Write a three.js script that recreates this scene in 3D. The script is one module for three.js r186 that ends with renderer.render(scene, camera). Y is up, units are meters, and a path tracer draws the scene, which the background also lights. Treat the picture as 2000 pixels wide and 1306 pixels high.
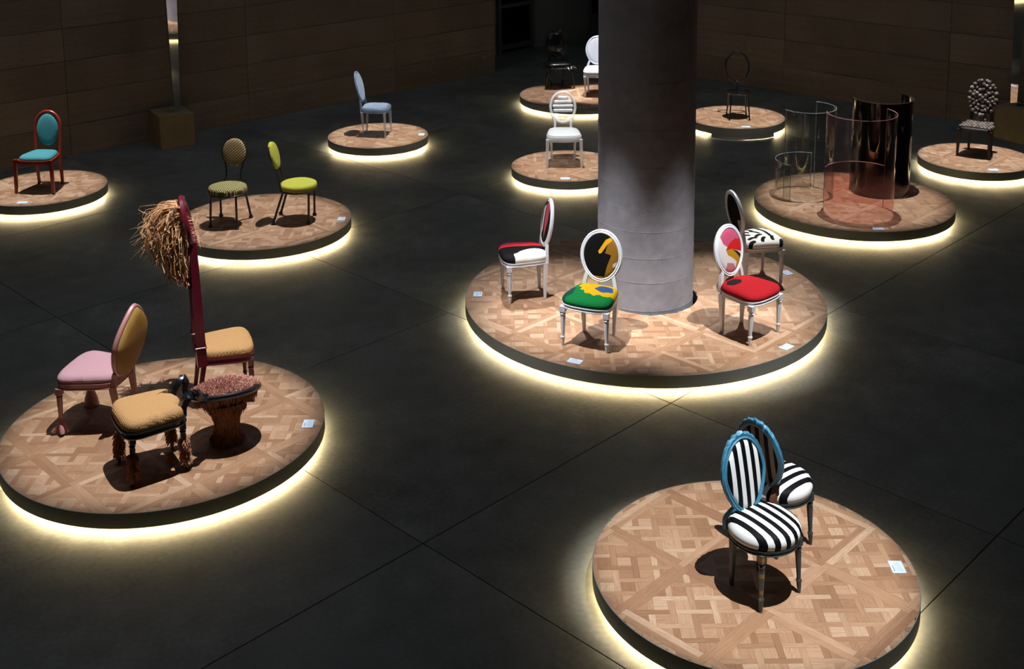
import * as THREE from 'three';
import { mergeGeometries, toCreasedNormals } from 'three/addons/utils/BufferGeometryUtils.js';
import { RoundedBoxGeometry } from 'three/addons/geometries/RoundedBoxGeometry.js';
import { RectAreaLightUniformsLib } from 'three/addons/lights/RectAreaLightUniformsLib.js';
import { ImprovedNoise } from 'three/addons/math/ImprovedNoise.js';

// ------------------------------------------------------------ camera, light levels, exposure
const scene = new THREE.Scene();
scene.background = new THREE.Color(0, 0, 0);
const FOCAL = 2347.7, PITCH = 0.17443, ROLL = 0.0095, EYE = 4.78;
const camera = new THREE.PerspectiveCamera(2 * Math.atan(653 / FOCAL) * 180 / Math.PI, 2000 / 1306, 0.1, 80);
camera.position.set(0, EYE, 0);
camera.rotation.order = 'YXZ';
camera.rotation.set(-PITCH, 0, -ROLL);
camera.setViewOffset(2000, 1306, 0, 584.9, 2000, 1306);          // shift lens: verticals stay almost upright
const renderer = new THREE.WebGLRenderer({ antialias: true });
renderer.toneMapping = THREE.LinearToneMapping;
renderer.toneMappingExposure = 1.0;
renderer.shadowMap.enabled = true;
RectAreaLightUniformsLib.init();
const LED = 170, LED_COLOR = new THREE.Color().setRGB(1, 0.78, 0.42);
const SPOT_COLOR = new THREE.Color().setRGB(0.98, 0.98, 1);
const AMBIENT_FILL = 0.85, LAMP_Y = 7.7, TOP = 0.18;

// ------------------------------------------------------------ helpers
let seed = 12345;
const rnd = () => { seed = (seed + 0x6D2B79F5) | 0; let t = Math.imul(seed ^ (seed >>> 15), 1 | seed); t = (t + Math.imul(t ^ (t >>> 7), 61 | t)) ^ t; return ((t ^ (t >>> 14)) >>> 0) / 4294967296; };
const rr = (a, b) => a + (b - a) * rnd();
const V = (x, y, z) => new THREE.Vector3(x, y, z);
const noise = new ImprovedNoise();
const D = Math.PI / 180;
const used = {};
const numbered = (n) => { const k = used[n] = (used[n] ?? -1) + 1; return k ? `${n}_${String(k).padStart(3, '0')}` : n; };
function shade(o) { o.castShadow = true; o.receiveShadow = true; return o; }
function tag(o, label, category, group) { o.userData.label = label; o.userData.category = category; if (group) o.userData.group = group; return o; }
function thing(name, label, category, [x, y, z], turn = 0, group) {
  const o = new THREE.Group(); o.name = numbered(name); o.position.set(x, y, z); o.rotation.y = turn; scene.add(o);
  return tag(o, label, category, group);
}
function part(name, geo, mat, parent, label) {
  const m = shade(new THREE.Mesh(geo, mat)); m.name = name; parent.add(m);
  if (label) m.userData.label = label;
  return m;
}
function stuff(name, geo, mat, parent) { const m = part(name, geo, mat, parent); m.userData.kind = 'stuff'; return m; }
function struct(name, geo, mat) {
  const m = geo ? shade(new THREE.Mesh(geo, mat)) : new THREE.Group(); m.name = name; m.userData.kind = 'structure'; scene.add(m); return m;
}
function geom(pos, idx, uv) {
  const g = new THREE.BufferGeometry();
  g.setAttribute('position', new THREE.Float32BufferAttribute(pos, 3));
  g.setAttribute('uv', new THREE.Float32BufferAttribute(uv ?? new Array(pos.length / 3 * 2).fill(0), 2));
  g.setIndex(idx); g.computeVertexNormals(); return g;
}
const join = (...a) => mergeGeometries(a.flat().map((g) => { const h = g.index ? g.toNonIndexed() : g; for (const k of Object.keys(h.attributes)) if (!['position', 'normal', 'uv'].includes(k)) h.deleteAttribute(k); return h; }));
const crease = (g, a = 0.7) => toCreasedNormals(g, a);
function bar(w, h, d, r, x = 0, y = 0, z = 0) { const g = new RoundedBoxGeometry(w, h, d, 2, r); g.translate(x, y, z); return g; }

// sweep a profile (pairs: outward, along n) round a closed flat curve
function sweepClosed(pts, n, prof, disp) {
  const N = pts.length, M = prof.length, pos = [], idx = [], uv = [];
  let len = 0;
  const mid = pts.reduce((a, p) => a.add(p), V(0, 0, 0)).divideScalar(N), flip = pts[1].clone().sub(pts[N - 1]).cross(n).dot(pts[0].clone().sub(mid)) < 0;
  for (let i = 0; i <= N; i++) {
    const p = pts[i % N], t = pts[(i + 1) % N].clone().sub(pts[(i + N - 1) % N]).normalize(), out = t.clone().cross(n).normalize().multiplyScalar(flip ? -1 : 1);
    if (i) len += p.distanceTo(pts[(i - 1) % N]);
    let acc = 0;
    for (let j = 0; j <= M; j++) {
      const [o, a] = prof[j % M], d = disp ? disp(i % N, j % M) : 0;
      if (j) acc += Math.hypot(o - prof[j - 1][0], a - prof[j - 1][1]);
      const q = p.clone().addScaledVector(out, o + d).addScaledVector(n, a);
      pos.push(q.x, q.y, q.z); uv.push(len, acc);
    }
  }
  for (let i = 0; i < N; i++) for (let j = 0; j < M; j++) { const a = i * (M + 1) + j, b = a + M + 1; flip ? idx.push(a, b, a + 1, b, b + 1, a + 1) : idx.push(a, a + 1, b, b, a + 1, b + 1); }
  return geom(pos, idx, uv);
}
// sweep a profile along an open path, size by scale(t)
function sweepOpen(path, prof, scale = () => 1, hint = V(0, 0, 1)) {
  const N = path.length, M = prof.length, pos = [], idx = [], uv = []; let len = 0;
  path.forEach((p, i) => {
    const t = path[Math.min(i + 1, N - 1)].clone().sub(path[Math.max(i - 1, 0)]).normalize();
    const s = t.clone().cross(hint).normalize(), v = s.clone().cross(t), k = scale(i / (N - 1));
    if (i) len += p.distanceTo(path[i - 1]);
    for (let j = 0; j <= M; j++) { const [a, b] = prof[j % M], q = p.clone().addScaledVector(s, a * k).addScaledVector(v, b * k); pos.push(q.x, q.y, q.z); uv.push(len, j / M * 0.1); }
  });
  for (let i = 0; i < N - 1; i++) for (let j = 0; j < M; j++) { const a = i * (M + 1) + j, b = a + M + 1; idx.push(a, b, a + 1, b, b + 1, a + 1); }
  for (const [r, f] of [[0, 1], [N - 1, 0]]) {
    const c = pos.length / 3; pos.push(path[r].x, path[r].y, path[r].z); uv.push(0, 0);
    for (let j = 0; j < M; j++) { const a = r * (M + 1) + j; f ? idx.push(c, a, a + 1) : idx.push(c, a + 1, a); }
  }
  return geom(pos, idx, uv);
}
const circle = (r, n = 10) => Array.from({ length: n }, (_, i) => [r * Math.cos(i / n * 2 * Math.PI), r * Math.sin(i / n * 2 * Math.PI)]);
const rect = (w, h) => [[-w, -h], [0, -h], [w, -h], [w, 0], [w, h], [0, h], [-w, h], [-w, 0]];
const curve = (pts, n = 16) => new THREE.CatmullRomCurve3(pts).getPoints(n);
// lofted cushion: outline scaled ring by ring, closed on top; uv planar (u across, v = 1 at the back)
function loft(out, rings, [w, d], metres) {
  const N = out.length, pos = [], idx = [], uv = [];
  const put = (x, y, z) => { pos.push(x, y, z); metres ? uv.push(x, z) : uv.push(x / w + 0.5, 0.5 - z / d); };
  for (const [s, y, sh = 0] of rings) for (let i = 0; i <= N; i++) { const [x, z] = out[i % N]; put(x * s, y, z * s + sh); }
  const R = rings.length;
  for (let r = 0; r < R - 1; r++) for (let i = 0; i < N; i++) { const a = r * (N + 1) + i, b = a + N + 1; idx.push(a, b, a + 1, b, b + 1, a + 1); }
  for (const [r, f] of [[0, 0], [R - 1, 1]]) {
    const c = pos.length / 3; put(0, rings[r][1] + (f ? 0.0015 : 0), rings[r][2] ?? 0);
    for (let i = 0; i < N; i++) { const a = r * (N + 1) + i; f ? idx.push(c, a + 1, a) : idx.push(c, a, a + 1); }
  }
  return geom(pos, idx, uv);
}
function seatOutline(fw, bw, d, n = 4, bow = 0, N = 56) {
  return Array.from({ length: N }, (_, i) => {
    const t = i / N * 2 * Math.PI, c = Math.cos(t), s = Math.sin(t);
    const x = Math.sign(c) * Math.abs(c) ** (2 / n), z = Math.sign(s) * Math.abs(s) ** (2 / n);
    return [x * (bw + (fw - bw) * (z + 1) / 2) / 2, z * d / 2 + bow * (1 - x * x) * Math.max(0, z)];
  });
}
const oval = (a, b, N = 64, point = 0, taper = 0) => Array.from({ length: N }, (_, i) => { const t = i / N * 2 * Math.PI, s = Math.sin(t); return [a * Math.cos(t) * (1 - point * Math.max(0, s) * Math.abs(s)) * (1 - taper * Math.max(0, -s)), b * s]; });
const in3 = (o, f) => o.map(([x, z]) => f(x, z));
// turned leg: rows [y, radius, flute, squareness]; leans from top to foot
function leg(rows, [tx, tz], [fx, fz], mat, parent, seg = 32, flutes = 8, name = 'leg') {
  const pos = [], idx = [], uv = [], H = rows[0][0];
  for (const [y, r, fl = 0, sq = 0] of rows) for (let i = 0; i <= seg; i++) {
    const t = i / seg * 2 * Math.PI, c = Math.cos(t), s = Math.sin(t);
    const q = 1 + sq * (1 / Math.max(Math.abs(c), Math.abs(s)) - 1), k = r * q * (1 - fl * (0.5 + 0.5 * Math.cos(flutes * t)));
    const w = y / H; pos.push(fx + (tx - fx) * w + k * c, y, fz + (tz - fz) * w + k * s); uv.push(i / seg * 0.15, y);
  }
  for (let r = 0; r < rows.length - 1; r++) for (let i = 0; i < seg; i++) { const a = r * (seg + 1) + i, b = a + seg + 1; idx.push(a, a + 1, b, b, a + 1, b + 1); }
  for (const r of [0, rows.length - 1]) { const c = pos.length / 3, w = rows[r][0] / H; pos.push(fx + (tx - fx) * w, rows[r][0], fz + (tz - fz) * w); uv.push(0, 0); for (let i = 0; i < seg; i++) { const a = r * (seg + 1) + i; r ? idx.push(c, a, a + 1) : idx.push(c, a + 1, a); } }
  return part(name, crease(geom(pos, idx, uv), 0.8), mat, parent);
}
// many thin three-sided strands in one geometry: list of [points, r0, r1]
function strands(list) {
  const pos = [], idx = [];
  for (const [pts, r0, r1] of list) {
    const base = pos.length / 3, n = pts.length;
    pts.forEach((p, i) => {
      const t = pts[Math.min(i + 1, n - 1)].clone().sub(pts[Math.max(i - 1, 0)]).normalize(), s = t.clone().cross(Math.abs(t.y) > 0.9 ? V(1, 0, 0) : V(0, 1, 0)).normalize(), v = s.clone().cross(t), r = r0 + (r1 - r0) * i / (n - 1);
      for (let j = 0; j < 3; j++) { const a = j * 2.0944, q = p.clone().addScaledVector(s, r * Math.cos(a)).addScaledVector(v, r * Math.sin(a)); pos.push(q.x, q.y, q.z); }
    });
    for (let i = 0; i < n - 1; i++) for (let j = 0; j < 3; j++) { const a = base + i * 3 + j, b = base + i * 3 + (j + 1) % 3; idx.push(a, b, a + 3, b, b + 3, a + 3); }
  }
  return geom(pos, idx);
}

// ------------------------------------------------------------ textures and materials
function data(n, f, srgb = true, rx = 1, ry = 1) {
  const d = new Uint8Array(n * n * 4);
  for (let y = 0; y < n; y++) for (let x = 0; x < n; x++) { const c = f(x / n, y / n), k = (y * n + x) * 4; for (let i = 0; i < 3; i++) d[k + i] = Math.max(0, Math.min(255, (Array.isArray(c) ? c[i] : c) * 255)); d[k + 3] = 255; }
  const t = new THREE.DataTexture(d, n, n); t.magFilter = THREE.LinearFilter; t.minFilter = THREE.LinearMipmapLinearFilter; t.generateMipmaps = true; t.wrapS = t.wrapT = THREE.RepeatWrapping;
  if (srgb) t.colorSpace = THREE.SRGBColorSpace; t.repeat.set(rx, ry); t.needsUpdate = true; return t;
}
// noise that tiles over the unit square
const tn = (x, y, fx, fy, z = 0) => { const w = (a, b) => noise.noise(x * fx + a * fx, y * fy + b * fy, z); const u = x, v = y; return (1 - u) * (1 - v) * w(0, 0) + u * (1 - v) * w(-1, 0) + (1 - u) * v * w(0, -1) + u * v * w(-1, -1); };
function print(w, h, draw) {
  const c = document.createElement('canvas'); c.width = w; c.height = h; const g = c.getContext('2d'); draw(g, w, h);
  const t = new THREE.CanvasTexture(c); t.colorSpace = THREE.SRGBColorSpace; return t;
}
const std = (o) => new THREE.MeshStandardMaterial({ roughness: 0.6, ...o });
const phys = (o) => new THREE.MeshPhysicalMaterial(o);
const grain = data(512, (x, y) => { const a = tn(x, y, 3, 40, 1), b = tn(x, y, 8, 150, 5), c = tn(x, y, 2, 6, 9); const r = Math.abs(Math.sin(12 * (y + 0.25 * c) * 6.283)); return 0.88 + 0.1 * a + 0.1 * b - 0.05 * r; }, true, 2, 2);
const woodTones = [0xc29b79, 0xb88f6d, 0xad8363, 0xc9a281, 0xbd9472, 0xa47a5a, 0xd1ae8e, 0xb48a67].map((c) => std({ color: c, map: grain, roughness: 0.5, bumpMap: grain, bumpScale: 0.0003 }));
const blotch = data(512, (x, y) => { const a = tn(x, y, 4, 4, 2), b = tn(x, y, 16, 16, 4), c = tn(x, y, 90, 90, 7); return 0.8 + 0.22 * a + 0.14 * b + 0.12 * c; }, true);
const floorTones = [0x83857f, 0x868882, 0x80827c].map((c) => { const m = blotch.clone(); m.repeat.set(0.6, 0.6); m.needsUpdate = true; return std({ color: c, map: m, roughness: 0.55 }); });
const streak = data(512, (x, y) => { const a = tn(x, y, 3, 60, 3), b = tn(x, y, 6, 5, 8), c = tn(x, y, 50, 120, 1); return 0.84 + 0.06 * a + 0.1 * b + 0.07 * c; }, true, 0.5, 0.5);
const wallTones = [0x8f7e6b, 0x8b7a67, 0x93826f, 0x887764].map((c) => std({ color: c, map: streak, roughness: 0.9 }));
const wallBare = std({ color: 0x6e604e, roughness: 0.95 }), dark = std({ color: 0x1b1b1a, roughness: 0.8 }), darkWall = std({ color: 0x757878, roughness: 0.9 });
const cloth = data(256, (x, y) => 0.5 + 0.25 * Math.sin(x * 6.283 * 32) * Math.sin(y * 6.283 * 32) + 0.3 * tn(x, y, 60, 60, 3), false, 8, 8);
const weaveMap = data(256, (x, y) => { const i = Math.floor(x * 24), j = Math.floor(y * 12), u = x * 24 % 1, v = y * 12 % 1, k = (i + j) % 2 ? 1 : 0.86; const n = tn(x, y, 30, 60, 2); const e = Math.min(1, 6 * Math.min(u, 1 - u), 8 * Math.min(v, 1 - v)); const q = (0.62 + 0.38 * e) * k * (0.95 + 0.2 * n); return [0.93 * q, 0.71 * q, 0.45 * q]; }, true, 9, 9);
const weaveBump = data(256, (x, y) => { const u = x * 24 % 1, v = y * 12 % 1; return Math.sin(u * Math.PI) * Math.sin(v * Math.PI); }, false, 9, 9);
const raffiaSeat = std({ map: weaveMap, bumpMap: weaveBump, bumpScale: 0.002, roughness: 0.65 });
const fabric = (c, o = {}) => phys({ color: c, roughness: 0.85, bumpMap: cloth, bumpScale: 0.0006, ...o });
const printed = (t, o = {}) => phys({ map: t, roughness: 0.9, specularIntensity: 0.25, ...o });
const gloss = (c, r = 0.3, o = {}) => phys({ color: c, roughness: r, clearcoat: 0.4, clearcoatRoughness: 0.25, ...o });

// ------------------------------------------------------------ room: floor of cast slabs, board-marked walls, recess with a door
{
  const floor = struct('floor');
  const bed = new THREE.BoxGeometry(44, 0.2, 40); bed.translate(0, -0.115, -14);
  part('floor_bed', bed, dark, floor);
  const S = 2.745, g = [0, 1, 2, 3].map((v) => { const b = new RoundedBoxGeometry(S - 0.007, 0.03, S - 0.007, 1, 0.002); const u = b.attributes.uv, p = b.attributes.position; for (let i = 0; i < p.count; i++) u.setXY(i, p.getX(i) / 2 + v * 0.37, p.getZ(i) / 2 + v * 0.61); return b; });
  const d1 = V(0.703, 0, -0.711), d2 = V(0.711, 0, 0.703);
  for (let i = -7; i <= 10; i++) for (let j = -9; j <= 5; j++) {
    const c = V(-0.633, 0, -7.394).addScaledVector(d1, (i + 0.5) * S).addScaledVector(d2, (j + 0.5) * S);
    if (c.z > 1 || c.z < -31 || Math.abs(c.x) > 13) continue;
    const m = part('slab', g[Math.floor(rnd() * 4)], floorTones[Math.floor(rnd() * 3)], floor); m.position.set(c.x, -0.015, c.z); m.rotation.y = 45.3 * D;
  }
  // panelled wall: origin on the floor line, direction along it; rows of boards 0.48 m high
  const panelled = (name, [ox, oz], [dx, dz], s0, s1, offs, flip) => {
    const w = struct(name); w.position.set(ox, 0, oz); w.rotation.y = Math.atan2(-dz, dx);
    const back = new THREE.BoxGeometry(s1 - s0, 9, 0.3); back.translate((s0 + s1) / 2, 4.5, -0.175 * flip); part('backing', back, wallBare, w);
    for (let r = 0; r < 6; r++) for (let s = s0, e; s < s1 - 0.01; s = e) {
      e = offs; while (e <= s + 0.01) e += 3.0; e = Math.min(e, s1);
      const h = r ? 0.48 : 0.46, b = bar(e - s - 0.006, h - 0.006, 0.024, 0.003), u = b.attributes.uv, p = b.attributes.position, k = rnd() * 4;
      for (let i = 0; i < p.count; i++) u.setXY(i, p.getX(i) / 2 + k, p.getY(i) / 2 + r * 0.31);
      const m = part('panel', b, wallTones[Math.floor(rnd() * 4)], w); m.position.set((s + e) / 2, (r ? 0.46 + (r - 1) * 0.48 : 0) + h / 2, -0.012 * flip);
    }
    return w;
  };
  const wl = panelled('wall_left', [-7.293, -16.503], [0.735, -0.678], -6, 9.47, 1.04, 1);
  part('socket', bar(0.09, 0.07, 0.012, 0.003, 9.18, 0.34, 0.006), std({ color: 0x8a7c68 }), wl, 'small beige wall socket plate');
  panelled('wall_right', [3.459, -22.3], [0.725, 0.689], -1.2, 12, 1.9, 1);
  // recess behind the two walls
  const wr = struct('wall_recess'); wr.position.set(-0.324, 0, -24.739); wr.rotation.y = 45 * D;
  const box = (w, h, d, x, y, z) => { const b = new THREE.BoxGeometry(w, h, d); b.translate(x, y, z); return b; };
  part('wall_face', join(box(4, 9, 0.3, -2.01, 4.5, -0.15), box(6, 9, 0.3, 4.1, 4.5, -0.15), box(1.12, 6.7, 0.3, 0.54, 5.65, -0.15)), darkWall, wr);
  const door = struct('door_1'); door.position.set(-0.324, 0, -24.739); door.rotation.y = 45 * D;
  const dm = std({ color: 0x686a69, roughness: 0.5, metalness: 0.4 });
  part('door_frame', join(bar(0.09, 2.3, 0.14, 0.006, 0.045, 1.15, 0), bar(0.07, 2.3, 0.14, 0.006, 1.055, 1.15, 0), bar(1.1, 0.08, 0.14, 0.006, 0.55, 2.26, 0)), dm, door);
  part('rail', bar(0.93, 0.1, 0.06, 0.005, 0.555, 0.13, 0), dm, door); part('rail', bar(0.93, 0.07, 0.06, 0.005, 0.555, 1.0, 0), dm, door);
  const gl = phys({ color: 0x0c0c0c, roughness: 0.2 });
  part('pane', box(0.93, 0.78, 0.012, 0.555, 0.575, -0.02), gl, door); part('pane', box(0.93, 1.18, 0.012, 0.555, 1.63, -0.02), gl, door);
  // outer shell, out of frame
  const shell = (n, w, h, d, x, y, z) => struct(n, box(w, h, d, x, y, z), wallBare);
  shell('wall_back', 44, 9, 0.3, 0, 4.5, -33.85); shell('wall_front', 44, 9, 0.3, 0, 4.5, 3.85);
  shell('wall_far_left', 0.3, 9, 37.4, -15, 4.5, -15); shell('wall_far_right', 0.3, 9, 37.4, 15, 4.5, -15);
  struct('ceiling', box(44, 0.3, 40, 0, 9.15, -14), dark);
}

// ------------------------------------------------------------ platforms of parquet with a light strip underneath
function clipHalf(poly, nx, nz, d) {                                // keep n.p <= d
  const out = [];
  for (let i = 0; i < poly.length; i++) {
    const a = poly[i], b = poly[(i + 1) % poly.length], da = nx * a[0] + nz * a[1] - d, db = nx * b[0] + nz * b[1] - d;
    if (da <= 0) out.push(a);
    if ((da < 0 && db > 0) || (da > 0 && db < 0)) { const t = da / (da - db); out.push([a[0] + (b[0] - a[0]) * t, a[1] + (b[1] - a[1]) * t]); }
  }
  return out;
}
const area = (p) => { let s = 0; for (let i = 0; i < p.length; i++) { const a = p[i], b = p[(i + 1) % p.length]; s += a[0] * b[1] - a[1] * b[0]; } return Math.abs(s / 2); };
const pieceCache = {};
function pieceGeo(poly, key) {                                      // poly in the piece's own axes, u along the grain
  if (key && pieceCache[key]) return pieceCache[key];
  const n = poly.length, pos = [], idx = [], uv = [], o = [rnd(), rnd()], T = 0.008;
  let cx = 0, cz = 0; for (const [x, z] of poly) { cx += x / n; cz += z / n; }
  const q = poly.map(([x, z]) => { const l = Math.hypot(x - cx, z - cz) || 1, k = Math.max(0, 1 - 0.0007 / l); return [cx + (x - cx) * k, cz + (z - cz) * k]; });
  let s2 = 0; for (let i = 0; i < n; i++) { const a = q[i], b = q[(i + 1) % n]; s2 += a[0] * b[1] - a[1] * b[0]; }
  if (s2 > 0) q.reverse();
  for (const [x, z] of q) { pos.push(x, T, z); uv.push(x + o[0], z + o[1]); }
  for (let i = 1; i < n - 1; i++) idx.push(0, i, i + 1);
  for (let i = 0; i < n; i++) { const a = q[i], b = q[(i + 1) % n], k = pos.length / 3; for (const [p, y] of [[a, T], [b, T], [a, 0], [b, 0]]) { pos.push(p[0], y, p[1]); uv.push(p[0], p[1]); } idx.push(k, k + 2, k + 1, k + 1, k + 2, k + 3); }
  const g = geom(pos, idx, uv); if (key) pieceCache[key] = g; return g;
}
const fascia = std({ color: 0x80827c, roughness: 0.5 }), drum = std({ color: 0x2a2a28, roughness: 0.8 });
const ledMat = std({ color: 0xfff2d8, emissive: LED_COLOR, emissiveIntensity: 6 });
const stripWhite = std({ color: 0xd8cdb8, roughness: 0.7 });
function platform(label, cx, cz, R, mode, opts = {}) {
  const p = thing('round_platform', label, 'platform', [cx, 0, cz]);
  const r = R - 0.006, Y = TOP - 0.008, hole = opts.hole;
  const pieces = [], S = 0.61, fw = 0.048, inner = S / 2 - fw, A = 45 * D, pit = 0.127, w = 0.04;
  const K = Math.ceil(R / S) + 1;
  const add = (c, ang, L, W, kind, sq) => {                         // c in platform axes; ang turns u to the grain
    const ca = Math.cos(ang), sa = Math.sin(ang);
    let poly = [[-L / 2, -W / 2], [L / 2, -W / 2], [L / 2, W / 2], [-L / 2, W / 2]].map(([u, v]) => [c[0] + u * ca - v * sa, c[1] + u * sa + v * ca]);
    const full = L * W;
    if (sq) for (let k = 0; k < 4; k++) { const a = A + k * Math.PI / 2, nx = Math.cos(a), nz = Math.sin(a); poly = clipHalf(poly, nx, nz, nx * sq[0] + nz * sq[1] + inner); if (poly.length < 3) return; }
    if (Math.hypot(c[0], c[1]) + L > r) for (let k = 0; k < 120; k++) { const a = k / 120 * 2 * Math.PI; poly = clipHalf(poly, Math.cos(a), Math.sin(a), r); if (poly.length < 3) return; }
    if (hole && Math.hypot(c[0] - hole.x, c[1] - hole.z) - L < hole.r) {
      let mx = 0, mz = 0; for (const q of poly) { mx += (q[0] - hole.x) / poly.length; mz += (q[1] - hole.z) / poly.length; } const l = Math.hypot(mx, mz) || 1;
      poly = clipHalf(poly, -mx / l, -mz / l, -hole.r - (mx * hole.x + mz * hole.z) / l); if (poly.length < 3) return;
    }
    const ar = area(poly); if (ar < 1.2e-4) return;
    const own = poly.map(([x, z]) => { x -= c[0]; z -= c[1]; return [x * ca + z * sa, -x * sa + z * ca]; });
    pieces.push({ c, ang, own, full: Math.abs(ar - full) < 1e-7, ar, kind, tone: Math.floor(rnd() * 8), near: ar / ((c[0] + cx) ** 2 + (c[1] + cz) ** 2) });
  };
  for (let i = -K; i <= K; i++) for (let j = -K; j <= K; j++) {
    const c = [Math.cos(A) * i * S - Math.sin(A) * j * S, Math.sin(A) * i * S + Math.cos(A) * j * S];
    if (Math.hypot(c[0], c[1]) > R + S * 0.72) continue;
    for (let k = 0; k < 4; k++) { const a = A + k * Math.PI / 2, x = -fw / 2, z = S / 2 - fw / 2; add([c[0] + x * Math.cos(a) - z * Math.sin(a), c[1] + x * Math.sin(a) + z * Math.cos(a)], a, S - fw, fw, 'frame'); }
    for (let m = -4; m <= 4; m++) for (let n = -4; n <= 4; n++) {
      const u = m * pit, v = n * pit;
      add([c[0] + u + pit / 2, c[1] + v + pit / 2], rnd() < 0.5 ? 0 : Math.PI / 2, pit - w, pit - w, 'block', c);
      (m + n) % 2 ? add([c[0] + u, c[1] + v], Math.PI / 2, 2 * pit - w, w, 'strip', c) : add([c[0] + u, c[1] + v], 0, 2 * pit - w, w, 'strip', c);
    }
  }
  pieces.sort((a, b) => b.near - a.near);
  const rest = []; let singles = 0;
  for (const q of pieces) {
    if (singles < 300 && (mode === 'near' || q.kind === 'frame')) {
      singles++;
      const g = pieceGeo(q.own, q.full ? q.kind + Math.floor(rnd() * 4) : null);
      const m = part(q.kind === 'frame' ? 'parquet_plank' : q.kind === 'strip' ? 'parquet_strip' : 'parquet_block', g, woodTones[q.tone], p);
      m.position.set(q.c[0], Y + rr(-0.0003, 0.0003), q.c[1]); m.rotation.y = -q.ang;
    } else { const g = pieceGeo(q.own, null).clone(); g.rotateY(-q.ang); g.translate(q.c[0], Y, q.c[1]); (rest[q.tone] ??= []).push(g); }
  }
  if (rest.flat().length) {                                          // what is past the limit or too small: one part, toned by material groups
    const live = rest.map((l, i) => [l, i]).filter(([l]) => l && l.length);
    const g = mergeGeometries(live.map(([l]) => mergeGeometries(l)), true); stuff('parquet_inlay', g, live.map(([, i]) => woodTones[i]), p);
  }
  // slab, fascia band, base, light strip
  const lathe = (rows, n = 128) => new THREE.LatheGeometry(rows.map(([a, b]) => new THREE.Vector2(a, b)), n);
  const disc = new THREE.Shape(); disc.absarc(0, 0, R - 0.012, 0, 2 * Math.PI);
  if (hole) { const h = new THREE.Path(); h.absarc(hole.x, -hole.z, hole.r, 0, 2 * Math.PI, true); disc.holes.push(h); }
  const deck = new THREE.ExtrudeGeometry(disc, { depth: Y - 0.073, bevelEnabled: false, curveSegments: 96 }); deck.rotateX(-Math.PI / 2); deck.translate(0, 0.072, 0);
  part('deck', deck, drum, p);
  part('fascia', crease(lathe([[R - 0.0055, 0.066], [R, 0.067], [R, TOP - 0.001], [R - 0.002, TOP + 0.0005], [R - 0.0055, TOP + 0.0005], [R - 0.0055, 0.066]]), 0.5), fascia, p);
  const rb = R - 0.14;
  part('base', crease(lathe([[rb, 0], [rb, 0.0715], [rb - 0.05, 0.0715], [rb - 0.05, 0]]), 0.5), stripWhite, p);
  const [g0, g1] = opts.gap ?? [0, 0];
  const rs = R - 0.08;
  const bandGeo = new THREE.LatheGeometry([[rs - 0.008, 0.0645], [rs + 0.008, 0.0695], [rs + 0.006, 0.0719], [rs - 0.008, 0.0719], [rs - 0.008, 0.0645]].map(([a, b]) => new THREE.Vector2(a, b)), 128, g1, 2 * Math.PI - (g1 - g0));
  part('light_strip', bandGeo, ledMat, p);
  const N = Math.max(14, Math.round(2 * Math.PI * R / 0.32));
  for (let k = 0; k < N; k++) {
    const a = (k + 0.5) / N * 2 * Math.PI; if (opts.gap && a > g0 && a < g1) continue;
    const l = new THREE.RectAreaLight(LED_COLOR, LED * (opts.power ?? 1), 2 * rs * Math.tan(Math.PI / N) * 0.99, 0.014); l.name = 'strip_lamp';
    l.position.set(rs * Math.sin(a), 0.0635, rs * Math.cos(a));
    l.rotation.order = 'YXZ'; l.rotation.set(-89 * D, a + Math.PI, 0); p.add(l);
  }
  if (opts.gap) {                                                    // curved cover over the recess where the strip is off
    const t0 = g0 + 0.02, t1 = g1 - 0.02, n = 24, out = [];
    for (let i = 0; i <= n; i++) { const a = t0 + (t1 - t0) * i / n; out.push(V(Math.sin(a) * (R - 0.004), 0.043, Math.cos(a) * (R - 0.004))); }
    part('cover_panel', crease(sweepOpen(out, rect(0.003, 0.036), () => 1, V(0, 1, 0)), 0.5), fascia, p, 'dark curved cover closing the gap under the platform');
  }
  return p;
}
platform('round parquet platform nearest the camera, carrying the two black and white striped chairs', 1.476, -6.837, 1.002, 'near');
platform('largest round parquet platform, built around the concrete column', 1.273, -11.235, 1.758, 'near', { hole: { r: 0.478, x: 0.045, z: 0 } });
platform('round parquet platform under the pink chair, the tall straw-topped chair and the black chair', -2.726, -8.711, 1.221, 'near');
platform('round parquet platform carrying the yellow and the patterned round-back chairs', -2.967, -13.644, 1.033, 'near');
platform('round parquet platform under the turquoise chair, cut by the left edge of the photo', -6.104, -15.039, 0.792, 'far');
platform('small round parquet platform under the pale ribbed transparent chair', -2.027, -17.538, 0.749, 'far');
platform('round parquet platform under the transparent chair with tube slats, partly behind the column', 0.734, -15.83, 0.759, 'far');
platform('farthest round parquet platform, under the white chair and the glossy black chair', 1.137, -20.169, 1.012, 'far');
platform('small round parquet platform under the black ring-back chair, its front strip covered', 3.522, -18.466, 0.761, 'far', { gap: [5.58, 6.98].map((a) => a - 2 * Math.PI * 0) });
platform('round parquet platform carrying the clear, pink and dark curved acrylic screens', 4.174, -14.201, 1.189, 'near');
platform('round parquet platform under the chair made of balls, at the right photo edge', 6.374, -16.027, 0.754, 'far');
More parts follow.
